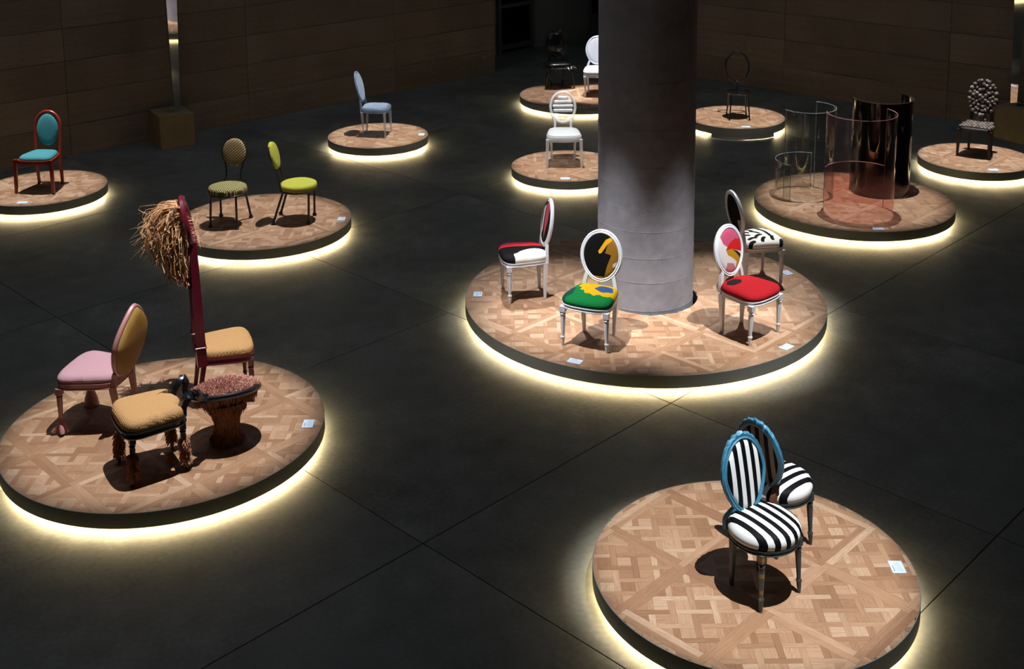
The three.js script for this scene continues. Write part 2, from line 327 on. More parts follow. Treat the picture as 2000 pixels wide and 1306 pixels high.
//LAMPS
// ------------------------------------------------------------ ceiling spotlights
const lampBlack = std({ color: 0x161616, roughness: 0.6 }), lens = std({ color: 0xffffff, emissive: SPOT_COLOR, emissiveIntensity: 20 });
function ceilingSpot(x, z, tx, tz, cd, halfDeg, pen = 0.3, y = LAMP_Y, color = SPOT_COLOR) {
  const t = thing('ceiling_spotlight', 'black ceiling spotlight above the frame, aimed down at a platform', 'spotlight', [x, y, z], 0, 'ceiling spotlights above the frame');
  const aim = V(tx - x, TOP - y, tz - z).normalize(), q = new THREE.Quaternion().setFromUnitVectors(V(0, -1, 0), aim);
  const put = (g) => { g.applyQuaternion(q); return g; };
  part('housing', put(new THREE.LatheGeometry([[0, 0.22], [0.06, 0.22], [0.075, 0.2], [0.075, 0], [0.07, 0], [0.07, 0.04], [0, 0.05]].map(([a, b]) => new THREE.Vector2(a, b)), 24)), lampBlack, t);
  const l = new THREE.CylinderGeometry(0.06, 0.06, 0.006, 24); l.translate(0, 0.03, 0); part('lens', put(l), lens, t);
  part('stem', bar(0.03, 8.99 - y - 0.18, 0.03, 0.004, 0, (8.99 - y + 0.18) / 2, 0), lampBlack, t);
  const s = new THREE.SpotLight(color, cd, 0, halfDeg * D, pen, 2); s.name = 'spot_beam'; s.position.copy(aim.clone().multiplyScalar(0.005)); s.castShadow = true; s.shadow.radius = 0.7; s.shadow.mapSize.set(1024, 1024);
  s.target.position.copy(aim.clone().multiplyScalar(5)); t.add(s, s.target);
}
const CD = 300;
ceilingSpot(2.3, -5.5, 1.476, -6.837, CD * 1.05, 8.7);
ceilingSpot(-1.6, -8.5, -2.726, -8.711, CD * 0.88, 10);
ceilingSpot(-1.7, -14.4, -2.967, -13.644, CD * 0.78, 8.5);
ceilingSpot(-6.2, -15.1, -6.104, -15.039, CD * 0.85, 6.8);
ceilingSpot(-1.0, -16.8, -2.027, -17.538, CD, 6.5);
ceilingSpot(0.4, -14.5, 0.734, -15.83, CD, 6.6);
ceilingSpot(0.75, -20.1, 0.75, -20.169, CD * 0.6, 6);
ceilingSpot(1.5, -19.6, 1.5, -20.169, CD * 1.1, 6.2);
ceilingSpot(3.9, -17.0, 3.522, -18.466, CD, 6.5);
ceilingSpot(4.174, -14.1, 4.174, -14.201, CD * 0.78, 9.6);
ceilingSpot(6.45, -16.1, 6.374, -16.027, CD, 6.8);
for (const [x, z, tx, tz, k] of [[-1.2, -8.9, 0.62, -10.6, 1.35], [-0.5, -14.1, 0.4, -11.2, 0.8], [3.4, -8.6, 1.85, -10.4, 1.35], [3.1, -13.9, 2.2, -11.3, 0.8]]) ceilingSpot(x, z, tx, tz, CD * k, 8.6, 0.8);
// added ambient fill: large dim glowing panels under the ceiling, out of view
const fillGlow = std({ color: 0xffffff, emissive: 0xe8f0ff, emissiveIntensity: 0.85 });
for (const [x, z] of [[-4.5, -9], [-4.5, -17], [4.5, -17]]) {
  const t = thing('added_fill_panel', 'large square glowing panel added above the frame as dim ambient fill', 'fill light', [x, 8.9, z], 0, 'added fill panels above the frame');
  part('frame', bar(3.1, 0.1, 3.1, 0.01, 0, 0.04, 0), lampBlack, t); part('diffuser', bar(3, 0.02, 3, 0.004, 0, -0.012, 0), fillGlow, t);
  const l = new THREE.RectAreaLight(0xe8f0ff, AMBIENT_FILL, 3, 3); l.name = 'fill_lamp'; l.position.y = -0.03; l.rotation.x = -Math.PI / 2; t.add(l);
}

// ------------------------------------------------------------ concrete column
{
  const conc = data(512, (x, y) => { const a = tn(x, y, 3, 5, 3), b = tn(x, y, 12, 14, 8), c = tn(x, y, 100, 100, 1); const v = 0.86 + 0.12 * a + 0.08 * b + 0.12 * c; const pit = tn(x, y, 40, 40, 11) > 0.42 && b > 0.1 ? 0.12 : 0; return v - pit; }, true, 3, 1);
  const t = thing('concrete_column', 'thick round grey concrete column rising through the largest platform', 'column', [1.29, 0, -11.25]);
  const m = std({ color: 0xa3a3ac, map: conc, roughness: 0.85, bumpMap: conc, bumpScale: 0.002 });
  // cast in rings about 0.45 m high: a fine raised joint line where each ring of the mould met the next
  const rows = []; let y = 0;
  const js = [0.2, 0.48, 0.72, 0.98, 1.2, 1.42, 1.6, 1.95, 2.4, 2.9, 3.5, 4.2, 5, 6, 7, 8];
  rows.push([0.467, 0]); for (const j of js) rows.push([0.467, j - 0.008], [0.4692, j - 0.003], [0.4692, j + 0.003], [0.467, j + 0.006]); rows.push([0.467, 9]);
  const g = new THREE.LatheGeometry(rows.map(([a, b]) => new THREE.Vector2(a, b)), 96); const u = g.attributes.uv, p = g.attributes.position; for (let i = 0; i < u.count; i++) u.setY(i, p.getY(i) / 1.1);
  part('shaft', g, m, t);
}
// ------------------------------------------------------------ caption cards lying on the platforms
{
  const text = print(192, 128, (g, w, h) => {
    g.fillStyle = '#c6daf0'; g.fillRect(0, 0, w, h);
    g.fillStyle = '#4a5158'; g.fillRect(22, 20, 92, 7);
    g.fillStyle = '#8a939b'; for (let i = 0; i < 6; i++) for (let x = 22, e; x < (i === 5 ? 96 : 160); x = e + 4) { e = x + 8 + (x * 7 + i * 13) % 15; g.fillRect(x, 44 + i * 11, e - x, 3); }
  });
  const face = std({ map: text, roughness: 0.7 }), side = std({ color: 0xc6daf0 });
  const card = (label, x, z, cx, cz) => {
    const t = thing('caption_card', label, 'card', [x, TOP + 0.0005, z], Math.atan2(x - cx, z - cz));
    part('board', bar(0.126, 0.005, 0.086, 0.001, 0, 0.0025, 0), side, t);
    const g = new THREE.PlaneGeometry(0.122, 0.082); g.rotateX(-Math.PI / 2); g.translate(0, 0.0054, 0); part('printed_sheet', g, face, t);
  };
  card('white caption card at the right edge of the platform with the striped chairs', 2.373, -6.812, 1.476, -6.837);
  card('white caption card on the largest platform, left of the side-turned chair', -0.364, -11.293, 1.273, -11.235);
  card('white caption card in front of the chair with the green and yellow seat', 0.519, -9.767, 1.273, -11.235);
  card('white caption card in front of the chair with the red seat', 2.408, -10.014, 1.273, -11.235);
  card('white caption card beside the chair with the white, black-stroked seat', 2.816, -11.79, 1.273, -11.235);
  card('white caption card right of the brown shaggy pad, at the platform edge', -1.617, -8.708, -2.726, -8.711);
  card('white caption card right of the yellow chair', -2.039, -13.643, -2.967, -13.644);
  card('white caption card in front of the turquoise chair', -6.115, -14.391, -6.104, -15.039);
  card('white caption card right of the pale ribbed transparent chair', -1.375, -17.537, -2.027, -17.538);
  card('white caption card in front of the transparent chair with tube slats', 0.681, -15.198, 0.734, -15.83);
  card('white caption card in front of the black ring-back chair', 3.558, -17.812, 3.522, -18.466);
  card('white caption card in front of the curved acrylic screens', 4.157, -13.119, 4.174, -14.201);
  card('white caption card in front of the chair made of balls', 6.379, -15.409, 6.374, -16.027);
}

// ------------------------------------------------------------ medallion chairs
const turned = (h, k = 1, fl = 0.16) => [[h, 0.021 * k, 0, 1], [h - 0.052, 0.021 * k, 0, 1], [h - 0.054, 0.015 * k], [h - 0.06, 0.015 * k], [h - 0.066, 0.021 * k], [h - 0.074, 0.022 * k], [h - 0.08, 0.017 * k], [h - 0.088, 0.019 * k, fl], [h - 0.1, 0.0205 * k, fl], [0.11, 0.0135 * k, fl], [0.09, 0.0125 * k, 0], [0.085, 0.017 * k], [0.075, 0.018 * k], [0.068, 0.0135 * k], [0.055, 0.0145 * k], [0.02, 0.0115 * k], [0.0, 0.009 * k]];
const tilt = (g, yc, zb, lean) => { g.rotateX(-lean); g.translate(0, yc, zb); return g; };
function medallion(t, o) {
  const { fw = 0.5, bw = 0.4, d = 0.45, n = 4.5, bow = 0.03, rail = 0.42, railH = 0.055, cush = 0.075, a = 0.19, b = 0.24, yc = 0.72, zb = -0.24, lean = 0.2, mats, wf = 0.42, wb = 0.29, df = 0.18, db = -0.18, point = 0, ring = 0.026, k = 1 } = o;
  const out = seatOutline(fw, bw, d, n, bow);
  const railProf = [[-0.03, rail - railH], [0, rail - railH], [0.004, rail - railH + 0.008], [-0.001, rail - railH + 0.014], [-0.001, rail - 0.014], [0.005, rail - 0.008], [0.003, rail], [-0.03, rail]];
  part('seat_rail', crease(sweepClosed(in3(out, (x, z) => V(x, 0, z)), V(0, 1, 0), railProf, o.railDisp), 0.6), mats.rail ?? mats.frame, t);
  const e = o.over ?? 0.99;
  part('seat_cushion', loft(out, [[0.8, rail - 0.004], [e, rail - 0.002], [e + 0.03, rail + cush * 0.22], [e + 0.025, rail + cush * 0.42], [0.965, rail + cush * 0.66], [0.87, rail + cush * 0.8], [0.68, rail + cush * 0.91], [0.45, rail + cush * 0.98], [0.2, rail + cush]], [fw, d + bow], o.metres), mats.seat, t);
  const M = (g) => tilt(g, yc, zb, lean);
  const ov = oval(a, b, 72, point, o.taper ?? 0.08);
  const prof = [[0, -0.017], [ring * 0.55, -0.02], [ring, -0.012], [ring + 0.002, 0.004], [ring * 0.75, 0.015], [ring * 0.5, 0.012], [ring * 0.25, 0.018], [0, 0.014]];
  part('back_frame', crease(M(sweepClosed(in3(ov, (x, y) => V(x, y, 0)), V(0, 0, 1), prof, o.frameDisp)), 0.6), mats.frame, t);
  const pad = (s, mat, name, thick) => { const g = loft(ov.map(([x, y]) => [x, -y]), [[1.0, 0], [1.0, thick * 0.3], [0.94, thick * 0.75], [0.8, thick * 0.95], [0.5, thick * 1.1], [0.2, thick * 1.15]], [2 * a, 2 * b], o.metres); g.rotateX(Math.PI / 2); if (s < 0) g.rotateY(Math.PI); part(name, M(g), mat, t); };
  pad(1, mats.back, 'back_panel', 0.022); pad(-1, mats.rear ?? mats.back, 'rear_panel', o.rearBulge ?? 0.012);
  // posts from the back corners of the rail up to the oval
  for (const s of [-1, 1]) {
    const ph = (o.postAt ?? 44) * D, q = V(s * (a + 0.012) * Math.sin(ph), -(b + 0.012) * Math.cos(ph), 0).applyAxisAngle(V(1, 0, 0), -lean).add(V(0, yc, zb));
    const p0 = V(s * (o.postX ?? bw / 2 - 0.035), rail - railH, -d / 2 + 0.015);
    part('back_post', crease(sweepOpen(curve([p0, V(p0.x, rail + 0.02, p0.z - 0.004), V((p0.x * 0.55 + q.x * 0.45), (rail + q.y) / 2 + 0.02, (p0.z + q.z) / 2), q], 10), rect(0.017, 0.014), (u) => 1.1 - 0.15 * u), 0.6), mats.post?.[s < 0 ? 0 : 1] ?? mats.frame, t);
  }
  const h = rail - railH + 0.01, fx = wf / 2, bx = wb / 2;
  for (const s of [-1, 1]) leg(turned(h, k), o.legTop ? [s * o.legTop[0], o.legTop[1]] : [s * (fw / 2 - 0.035), d / 2 - 0.03 + bow * 0.2], [s * fx, df], mats.leg?.[s < 0 ? 0 : 1] ?? mats.frame, t);
  for (const s of [-1, 1]) leg([[h, 0.02 * k, 0, 0.8], [h - 0.05, 0.02 * k, 0, 0.8], [0.1, 0.014 * k, 0, 0.6], [0, 0.011 * k, 0, 0.6]], o.legTop ? [s * o.legTop[2], o.legTop[3]] : [s * (bw / 2 - 0.03), -d / 2 + 0.03], [s * bx, db], mats.leg?.[s < 0 ? 2 : 3] ?? mats.frame, t, 16);
}
// --- four white chairs with bold printed covers round the column
{
  const silver = gloss(0xd3d7dd, 0.35);
  const p = (w, draw) => printed(print(256, 256, draw), { bumpMap: cloth, bumpScale: 0.0008 });
  const blob = (g, c, pts) => { g.fillStyle = c; g.beginPath(); pts.forEach(([x, y], i) => (i ? g.lineTo(x * 256, y * 256) : g.moveTo(x * 256, y * 256))); g.closePath(); g.fill(); };
  const wavy = (cx, cy, rx, ry, n, amp) => Array.from({ length: 60 }, (_, i) => { const a = i / 60 * 6.283, k = 1 + amp * Math.sin(n * a); return [cx + rx * k * Math.cos(a), cy + ry * k * Math.sin(a)]; });
  const fill = (g, c) => { g.fillStyle = c; g.fillRect(0, 0, 256, 256); };
  const place = (label, x, z, deg, mats) => { const t = thing('medallion_chair', label, 'chair', [x, TOP + 0.001, z], deg * D, 'white chairs round the column'); medallion(t, { mats: { frame: silver, ...mats }, rail: 0.405, railH: 0.042, cush: 0.08, yc: 0.725, a: 0.168, b: 0.205, ring: 0.036, k: 1.2, fw: 0.48, bw: 0.38, d: 0.42, zb: -0.235, lean: 0.17 }); };
  place('white oval-back chair seen from its side, seat black, white and red', 0.097, -11.297, -80, {
    seat: p(1, (g) => { fill(g, '#0d0d0f'); blob(g, '#7d1430', [[0, 0], [0.3, 0], [0.33, 0.5], [0.28, 1], [0, 1]]); blob(g, '#b8242c', [[0.28, 0], [0.42, 0], [0.44, 0.45], [0.36, 1], [0.24, 1], [0.3, 0.5]]); blob(g, '#e6e4dc', wavy(0.84, 0.36, 0.24, 0.38, 2, 0.12)); blob(g, '#e6e4dc', [[0.72, 0.5], [1, 0.5], [1, 0.8], [0.8, 0.78]]); blob(g, '#17171a', wavy(0.98, 0.98, 0.25, 0.2, 2, 0.05)); }),
    back: p(1, (g) => { fill(g, '#0d0d0f'); blob(g, '#b8434f', [[0.4, 0], [0.75, 0], [0.8, 0.4], [0.6, 0.9], [0.5, 0.5]]); blob(g, '#d9d5cc', [[0.15, 0.2], [0.35, 0.1], [0.4, 0.7], [0.25, 0.9]]); }), rear: fabric(0x8b8378) });
  place('white oval-back chair with green seat, yellow flower and black back, in front of the column', 0.694, -10.183, -25, {
    seat: p(1, (g) => { fill(g, '#0b6430'); blob(g, '#0b3d33', [[0, 0.35], [0.17, 0.45], [0.22, 0.8], [0.1, 1], [0, 1]]); blob(g, '#b4900f', [[0.22, 0], [1, 0], [1, 0.5], [0.94, 0.62], [0.86, 0.6], [0.8, 0.72], [0.7, 0.66], [0.62, 0.76], [0.52, 0.68], [0.42, 0.7], [0.36, 0.56], [0.28, 0.56], [0.27, 0.42], [0.18, 0.36]]); blob(g, '#b4900f', wavy(0.72, 0.45, 0.27, 0.25, 7, 0.07)); blob(g, '#2b4472', wavy(0.7, 0.36, 0.17, 0.16, 5, 0.08)); }),
    back: p(1, (g) => { fill(g, '#0c0b0a'); blob(g, '#8d6420', [[0.72, 0.1], [1, 0.1], [1, 1], [0.62, 1], [0.7, 0.7], [0.8, 0.45], [0.62, 0.42]]); blob(g, '#dca01a', [[0.42, 0.4], [0.62, 0.12], [0.76, 0.06], [0.8, 0.13], [0.68, 0.22], [0.52, 0.43], [0.46, 0.45]]); blob(g, '#cfc8b8', [[0.86, 0.64], [0.96, 0.58], [0.97, 0.68], [0.86, 0.72]]); blob(g, '#b08a2a', [[0.2, 0.95], [0.8, 0.95], [0.8, 1], [0.2, 1]]); }), rear: fabric(0x3a3733) });
  place('white oval-back chair with red seat and black spot, right of the column', 2.125, -10.33, 42, {
    seat: p(1, (g) => { fill(g, '#98181f'); blob(g, '#1b1517', wavy(0.33, 0.27, 0.17, 0.13, 6, 0.05)); blob(g, '#94702a', [[0.75, 0.05], [1, 0], [1, 0.35], [0.9, 0.3]]);  }),
    back: p(1, (g) => { fill(g, '#c9c5c3'); blob(g, '#b54c69', [[0.1, 0], [1, 0], [1, 0.4], [0.6, 0.34], [0.4, 0.42], [0.22, 0.3]]); blob(g, '#b56a70', [[0.2, 0.95], [0.3, 0.74], [0.55, 0.8], [0.7, 1]]); blob(g, '#b81c1c', [[0.3, 0.45], [0.5, 0.32], [0.75, 0.27], [1, 0.34], [1, 0.62], [0.7, 0.52], [0.4, 0.5]]); blob(g, '#a97d16', [[0.3, 0.46], [0.55, 0.47], [0.8, 0.58], [1, 0.7], [0.9, 1], [0.62, 1], [0.7, 0.78], [0.52, 0.66], [0.36, 0.58]]); blob(g, '#17130f', [[0.6, 0.5], [0.78, 0.56], [0.98, 0.72], [0.92, 0.8], [0.8, 0.66]]); }), rear: fabric(0x9c958c) });
  place('white oval-back chair seen from behind, white seat with black strokes', 2.45, -11.62, 104, {
    seat: p(1, (g) => { fill(g, '#e9e6dc'); g.strokeStyle = '#16161a'; g.lineCap = 'round'; const q = [[0.3, 0.3, 1.2], [0.5, 0.22, 1.6], [0.68, 0.28, 2.0], [0.22, 0.52, 0.5], [0.42, 0.5, 0.9], [0.62, 0.52, 2.2], [0.8, 0.45, 2.4], [0.25, 0.75, 0.2], [0.45, 0.78, 3.0], [0.65, 0.76, 2.7], [0.84, 0.7, 2.8], [0.85, 0.2, 2.2], [0.12, 0.2, 0.9], [0.9, 0.9, 2.6], [0.1, 0.9, 0.4]]; for (const [x, y, a] of q) { g.lineWidth = 20; g.beginPath(); g.moveTo((x - 0.09 * Math.cos(a)) * 256, (y - 0.09 * Math.sin(a)) * 256); g.quadraticCurveTo(x * 256 + 6, y * 256, (x + 0.09 * Math.cos(a + 0.3)) * 256, (y + 0.09 * Math.sin(a + 0.3)) * 256); g.stroke(); } }),
    back: fabric(0xd8d4ca), rear: p(1, (g) => { fill(g, '#0b0b0c'); blob(g, '#9b8d78', [[0.68, 0.62], [0.98, 0.56], [0.95, 0.86], [0.72, 0.9]]); }) });
}
// --- two weathered blue chairs with striped covers
{
  const worn = (seedv, bare, c0 = [0.22, 0.4, 0.48]) => data(256, (x, y) => { const a = tn(x, y, 4, 4, seedv), b = tn(x, y, 24, 24, seedv + 3), c = tn(x, y, 60, 60, seedv + 7); const m = a * 0.7 + b * 0.5 > bare ? 1 : 0, k = 0.9 + 0.25 * b + 0.15 * c; return m ? [0.45 * k, 0.26 * k, 0.13 * k] : [c0[0] * k, c0[1] * k, c0[2] * k]; }, true, 5, 5);
  const blue = gloss(0xffffff, 0.55, { map: worn(2, 0.42, [0.26, 0.55, 0.68]) }), grey = gloss(0xffffff, 0.5, { map: worn(11, 0.38, [0.2, 0.27, 0.3]) }), rust = gloss(0xffffff, 0.6, { map: worn(21, -0.12, [0.2, 0.33, 0.38]) });  // grey darkens the blue: the seat rail's shade put into the colour
  const golden = gloss(0xffffff, 0.5, { map: data(128, (x, y) => { const yy = y * 1; const n = tn(x, y, 12, 12, 4); const band = [0.3, 0.55, 0.8].some((b) => Math.abs(yy - b) < 0.03) || n > 0.42; return band ? [0.56, 0.44, 0.2] : [0.22 + 0.05 * n, 0.28 + 0.05 * n, 0.28]; }, true, 6, 2.4) });
  const stripes = (n, c, k = 0) => printed(print(256, 32, (g, w, h) => { for (let i = 0; i < n; i++) { g.fillStyle = (i + k) % 2 ? c : '#08090e'; g.fillRect(Math.round(i * w / n), 0, Math.ceil(w / n), h); } }), { roughness: 0.6, sheen: 0.2, sheenRoughness: 0.4 });
  const seatS = stripes(12, '#e4e8e6', 1), backS = stripes(9, '#e4e8e6'), rearS = stripes(9, '#a08f78');
  // carved leaf band on the crest of the oval, cord on the rest
  const carve = (i, j) => { const th = i / 72 * 2 * Math.PI, top = Math.max(0, Math.sin(th)) ** 3; return (j >= 2 && j <= 4 ? (0.0022 + 0.006 * top) * (0.5 + 0.5 * Math.sin(i * 2.1 + j)) + 0.012 * top * (0.6 + 0.4 * Math.sin(i * 3.7 + j * 2.3)) : 0); };
  const opt = (legs, post) => ({ mats: { frame: blue, rail: grey, seat: seatS, back: backS, rear: rearS, leg: legs, post }, fw: 0.42, bw: 0.42, d: 0.42, n: 2.05, bow: 0, rail: 0.39, railH: 0.038, cush: 0.1, over: 1.0, taper: 0.22, legTop: [0.15, 0.13, 0.115, -0.14], a: 0.148, b: 0.215, yc: 0.675, zb: -0.18, lean: 0.2, wf: 0.325, wb: 0.235, df: 0.145, db: -0.145, postX: 0.12, postAt: 40, ring: 0.03, frameDisp: carve, railDisp: (i, j) => (j === 4 ? 0.001 * Math.sin(i * 1.9) : 0) });
  const t = thing('medallion_chair', 'weathered blue chair nearest the camera, seen from the front, with black and white stripes', 'chair', [1.49, TOP + 0.001, -6.607], 34 * D); medallion(t, opt([golden, grey, grey, grey]));
  const u = thing('medallion_chair', 'weathered blue striped chair seen from behind, standing behind the other striped chair', 'chair', [1.68, TOP + 0.001, -7.1], 129 * D); medallion(u, opt([grey, rust, grey, grey], [rust, rust]));
}
// --- pink chair with a gold back and clawed feet
{
  const pink = gloss(0xb07a78, 0.4), pinkCloth = fabric(0xb38b93), gold = std({ roughness: 0.5, metalness: 0.15, map: data(256, (x, y) => { const n = tn(x, y, 80, 80, 3), m = tn(x, y, 30, 90, 5); const k = 0.75 + 0.5 * n + 0.3 * m; return [0.86 * k, 0.66 * k, 0.3 * k]; }, true, 6, 6), bumpMap: cloth, bumpScale: 0.002 });
  const t = thing('medallion_chair', 'pink chair with a woven gold pointed back and clawed front foot', 'chair', [-3.255, TOP + 0.001, -8.79], -100 * D);
  medallion(t, { mats: { frame: pink, seat: pinkCloth, back: pinkCloth, rear: gold }, fw: 0.54, bw: 0.36, d: 0.45, n: 5, bow: 0.02, rail: 0.42, a: 0.225, b: 0.275, yc: 0.7, zb: -0.275, lean: 0.21, rearBulge: 0.065, wf: 0.45, wb: 0.28, df: 0.21, db: -0.24, point: 0.5, ring: 0.022, k: 1.1 });
  // claws spreading from the near front foot, a flared hoof on the far one
  const foot = t.children.filter((c) => c.name === 'leg');
  const claw = (dx, dz, l) => sweepOpen(curve([V(0.225, 0.14, 0.21), V(0.225 + dx * 0.3, 0.09, 0.21 + dz * 0.3), V(0.225 + dx * 0.75, 0.045, 0.21 + dz * 0.75), V(0.225 + dx, 0.018, 0.21 + dz)], 10), circle(0.019, 10), (u) => 0.75 + 0.75 * u - 0.55 * u * u * u);
  const c = part('claw', crease(join(claw(0.035, 0.05, 1), claw(0.05, -0.035, 1), claw(0.0, -0.06, 1)), 0.8), pink, foot[1]);
  part('hoof', crease(new THREE.LatheGeometry([[0, 0.2], [0.014, 0.2], [0.024, 0.15], [0.05, 0.07], [0.062, 0.01], [0.058, 0], [0, 0]].map(([a, b]) => new THREE.Vector2(a, b)), 20).translate(-0.225, 0, 0.21), 0.6), pink, foot[0]);
}
// --- tall burgundy chair with straw hanging from its oval head
{
  const burg = gloss(0x5e1424, 0.28, { clearcoat: 0.8 });
  const t = thing('tall_chair', 'tall burgundy chair with woven seat and a shock of straw hanging from its high back', 'chair', [-2.375, TOP + 0.001, -9.215], 111 * D);
  const out = seatOutline(0.5, 0.38, 0.42, 5, 0.02);
  part('seat_rail', crease(sweepClosed(in3(out, (x, z) => V(x, 0, z)), V(0, 1, 0), [[-0.03, 0.36], [0, 0.36], [0.005, 0.37], [0, 0.378], [0, 0.405], [0.005, 0.412], [0.003, 0.42], [-0.03, 0.42]]), 0.6), burg, t);
  part('seat_cushion', loft(out, [[0.8, 0.415], [0.98, 0.418], [1.0, 0.435], [0.985, 0.462], [0.93, 0.48], [0.8, 0.492], [0.5, 0.5], [0.2, 0.502]], [0.5, 0.44], true), raffiaSeat, t);
  for (const s of [-1, 1]) leg(turned(0.37, 1.1), [s * 0.21, 0.18], [s * 0.2, 0.19], burg, t);
  for (const s of [-1, 1]) leg([[0.37, 0.022, 0, 0.8], [0.1, 0.016, 0, 0.7], [0, 0.013, 0, 0.7]], [s * 0.16, -0.18], [s * 0.14, -0.235], burg, t, 16);
  for (const s of [-1, 1]) {
    part('back_post', crease(sweepOpen(curve([V(s * 0.15, 0.36, -0.19), V(s * 0.15, 0.5, -0.195), V(s * 0.145, 0.8, -0.2), V(s * 0.13, 1.1, -0.205), V(s * 0.12, 1.38, -0.21)], 18), rect(0.042, 0.036), (u) => 1.1 - 0.3 * u), 0.6), burg, t);
    const f = curve([V(s * 0.15, 0.515, -0.196), V(s * 0.15, 0.525, -0.196)], 2); part('collar', sweepOpen(f, rect(0.05, 0.044)), burg, t);
  }
  const M = (g) => tilt(g.rotateY(-0.12), 1.5, -0.225, 0.2);
  part('head_frame', crease(M(sweepClosed(in3(oval(0.15, 0.2), (x, y) => V(x, y, 0)), V(0, 0, 1), [[0, -0.02], [0.02, -0.024], [0.034, -0.01], [0.034, 0.012], [0.02, 0.024], [0.008, 0.018], [0, 0.02]])), 0.6), burg, t);
  part('head_bar', crease(sweepOpen(curve([V(-0.13, 1.22, -0.207), V(0, 1.24, -0.215), V(0.13, 1.22, -0.207)], 10), rect(0.02, 0.02)), 0.6), burg, t);
  part('roller', (() => { const g = new THREE.CylinderGeometry(0.04, 0.04, 0.26, 20); g.rotateZ(Math.PI / 2); g.translate(0, 1.04, -0.25); return g; })(), burg, t);
  // straw: a hank tied into the oval, tumbling out behind it
  const straw = [std({ color: 0xd2a273, roughness: 0.8 }), std({ color: 0xa5744a, roughness: 0.8 }), std({ color: 0xe6bd92, roughness: 0.8 })];
  const L = [[], [], []];
  for (let i = 0; i < 950; i++) {
    const x = rr(-0.11, 0.11), y = 1.5 + rr(-0.2, 0.15), z = -0.24 - (y - 1.5) * 0.2, outb = rr(0.03, 0.21) * (0.7 + 0.8 * Math.max(0, (y - 1.3) / 0.35)), len = rr(0.1, 0.4), sx = x * 1.2 + rr(-0.05, 0.05);
    const p = [V(x, y, z + 0.01), V(x + rr(-0.02, 0.02), y + rr(0, 0.05), z - outb * 0.45), V(sx + rr(-0.05, 0.05), y - len * 0.3 + rr(-0.06, 0.06), z - outb * rr(0.6, 1.1)), V(sx + rr(-0.08, 0.08), y - len * 0.7 + rr(-0.04, 0.04), z - outb * rr(0.7, 1.2)), V(sx + rr(-0.07, 0.07), Math.max(1.04, y - len), z - outb * rr(0.7, 1.15))];
    L[Math.floor(rnd() * 3)].push([new THREE.CatmullRomCurve3(p).getPoints(7), rr(0.003, 0.0056), 0.0025]);
  }
  for (let i = 0; i < 40; i++) { const x = rr(-0.12, 0.12), y = rr(1.3, 1.62), p = [V(x, y, -0.24), V(x + rr(-0.1, 0.1), y + rr(0, 0.08), -0.38), V(x + rr(-0.15, 0.15), y + rr(-0.2, 0.06), rr(-0.68, -0.48))]; L[2].push([new THREE.CatmullRomCurve3(p).getPoints(7), 0.0018, 0.001]); }
  for (let i = 0; i < 16; i++) { const x = rr(-0.12, 0.12), y = rr(1.35, 1.55), p = [V(x, y, -0.24), V(x + rr(-0.1, 0.1), y + rr(-0.05, 0.05), -0.17), V(x + rr(-0.1, 0.1), y + rr(-0.1, 0.06), rr(-0.16, -0.1))]; L[2].push([new THREE.CatmullRomCurve3(p).getPoints(7), 0.0016, 0.001]); }
  L.forEach((l, i) => stuff('straw', strands(l), straw[i], t));
}
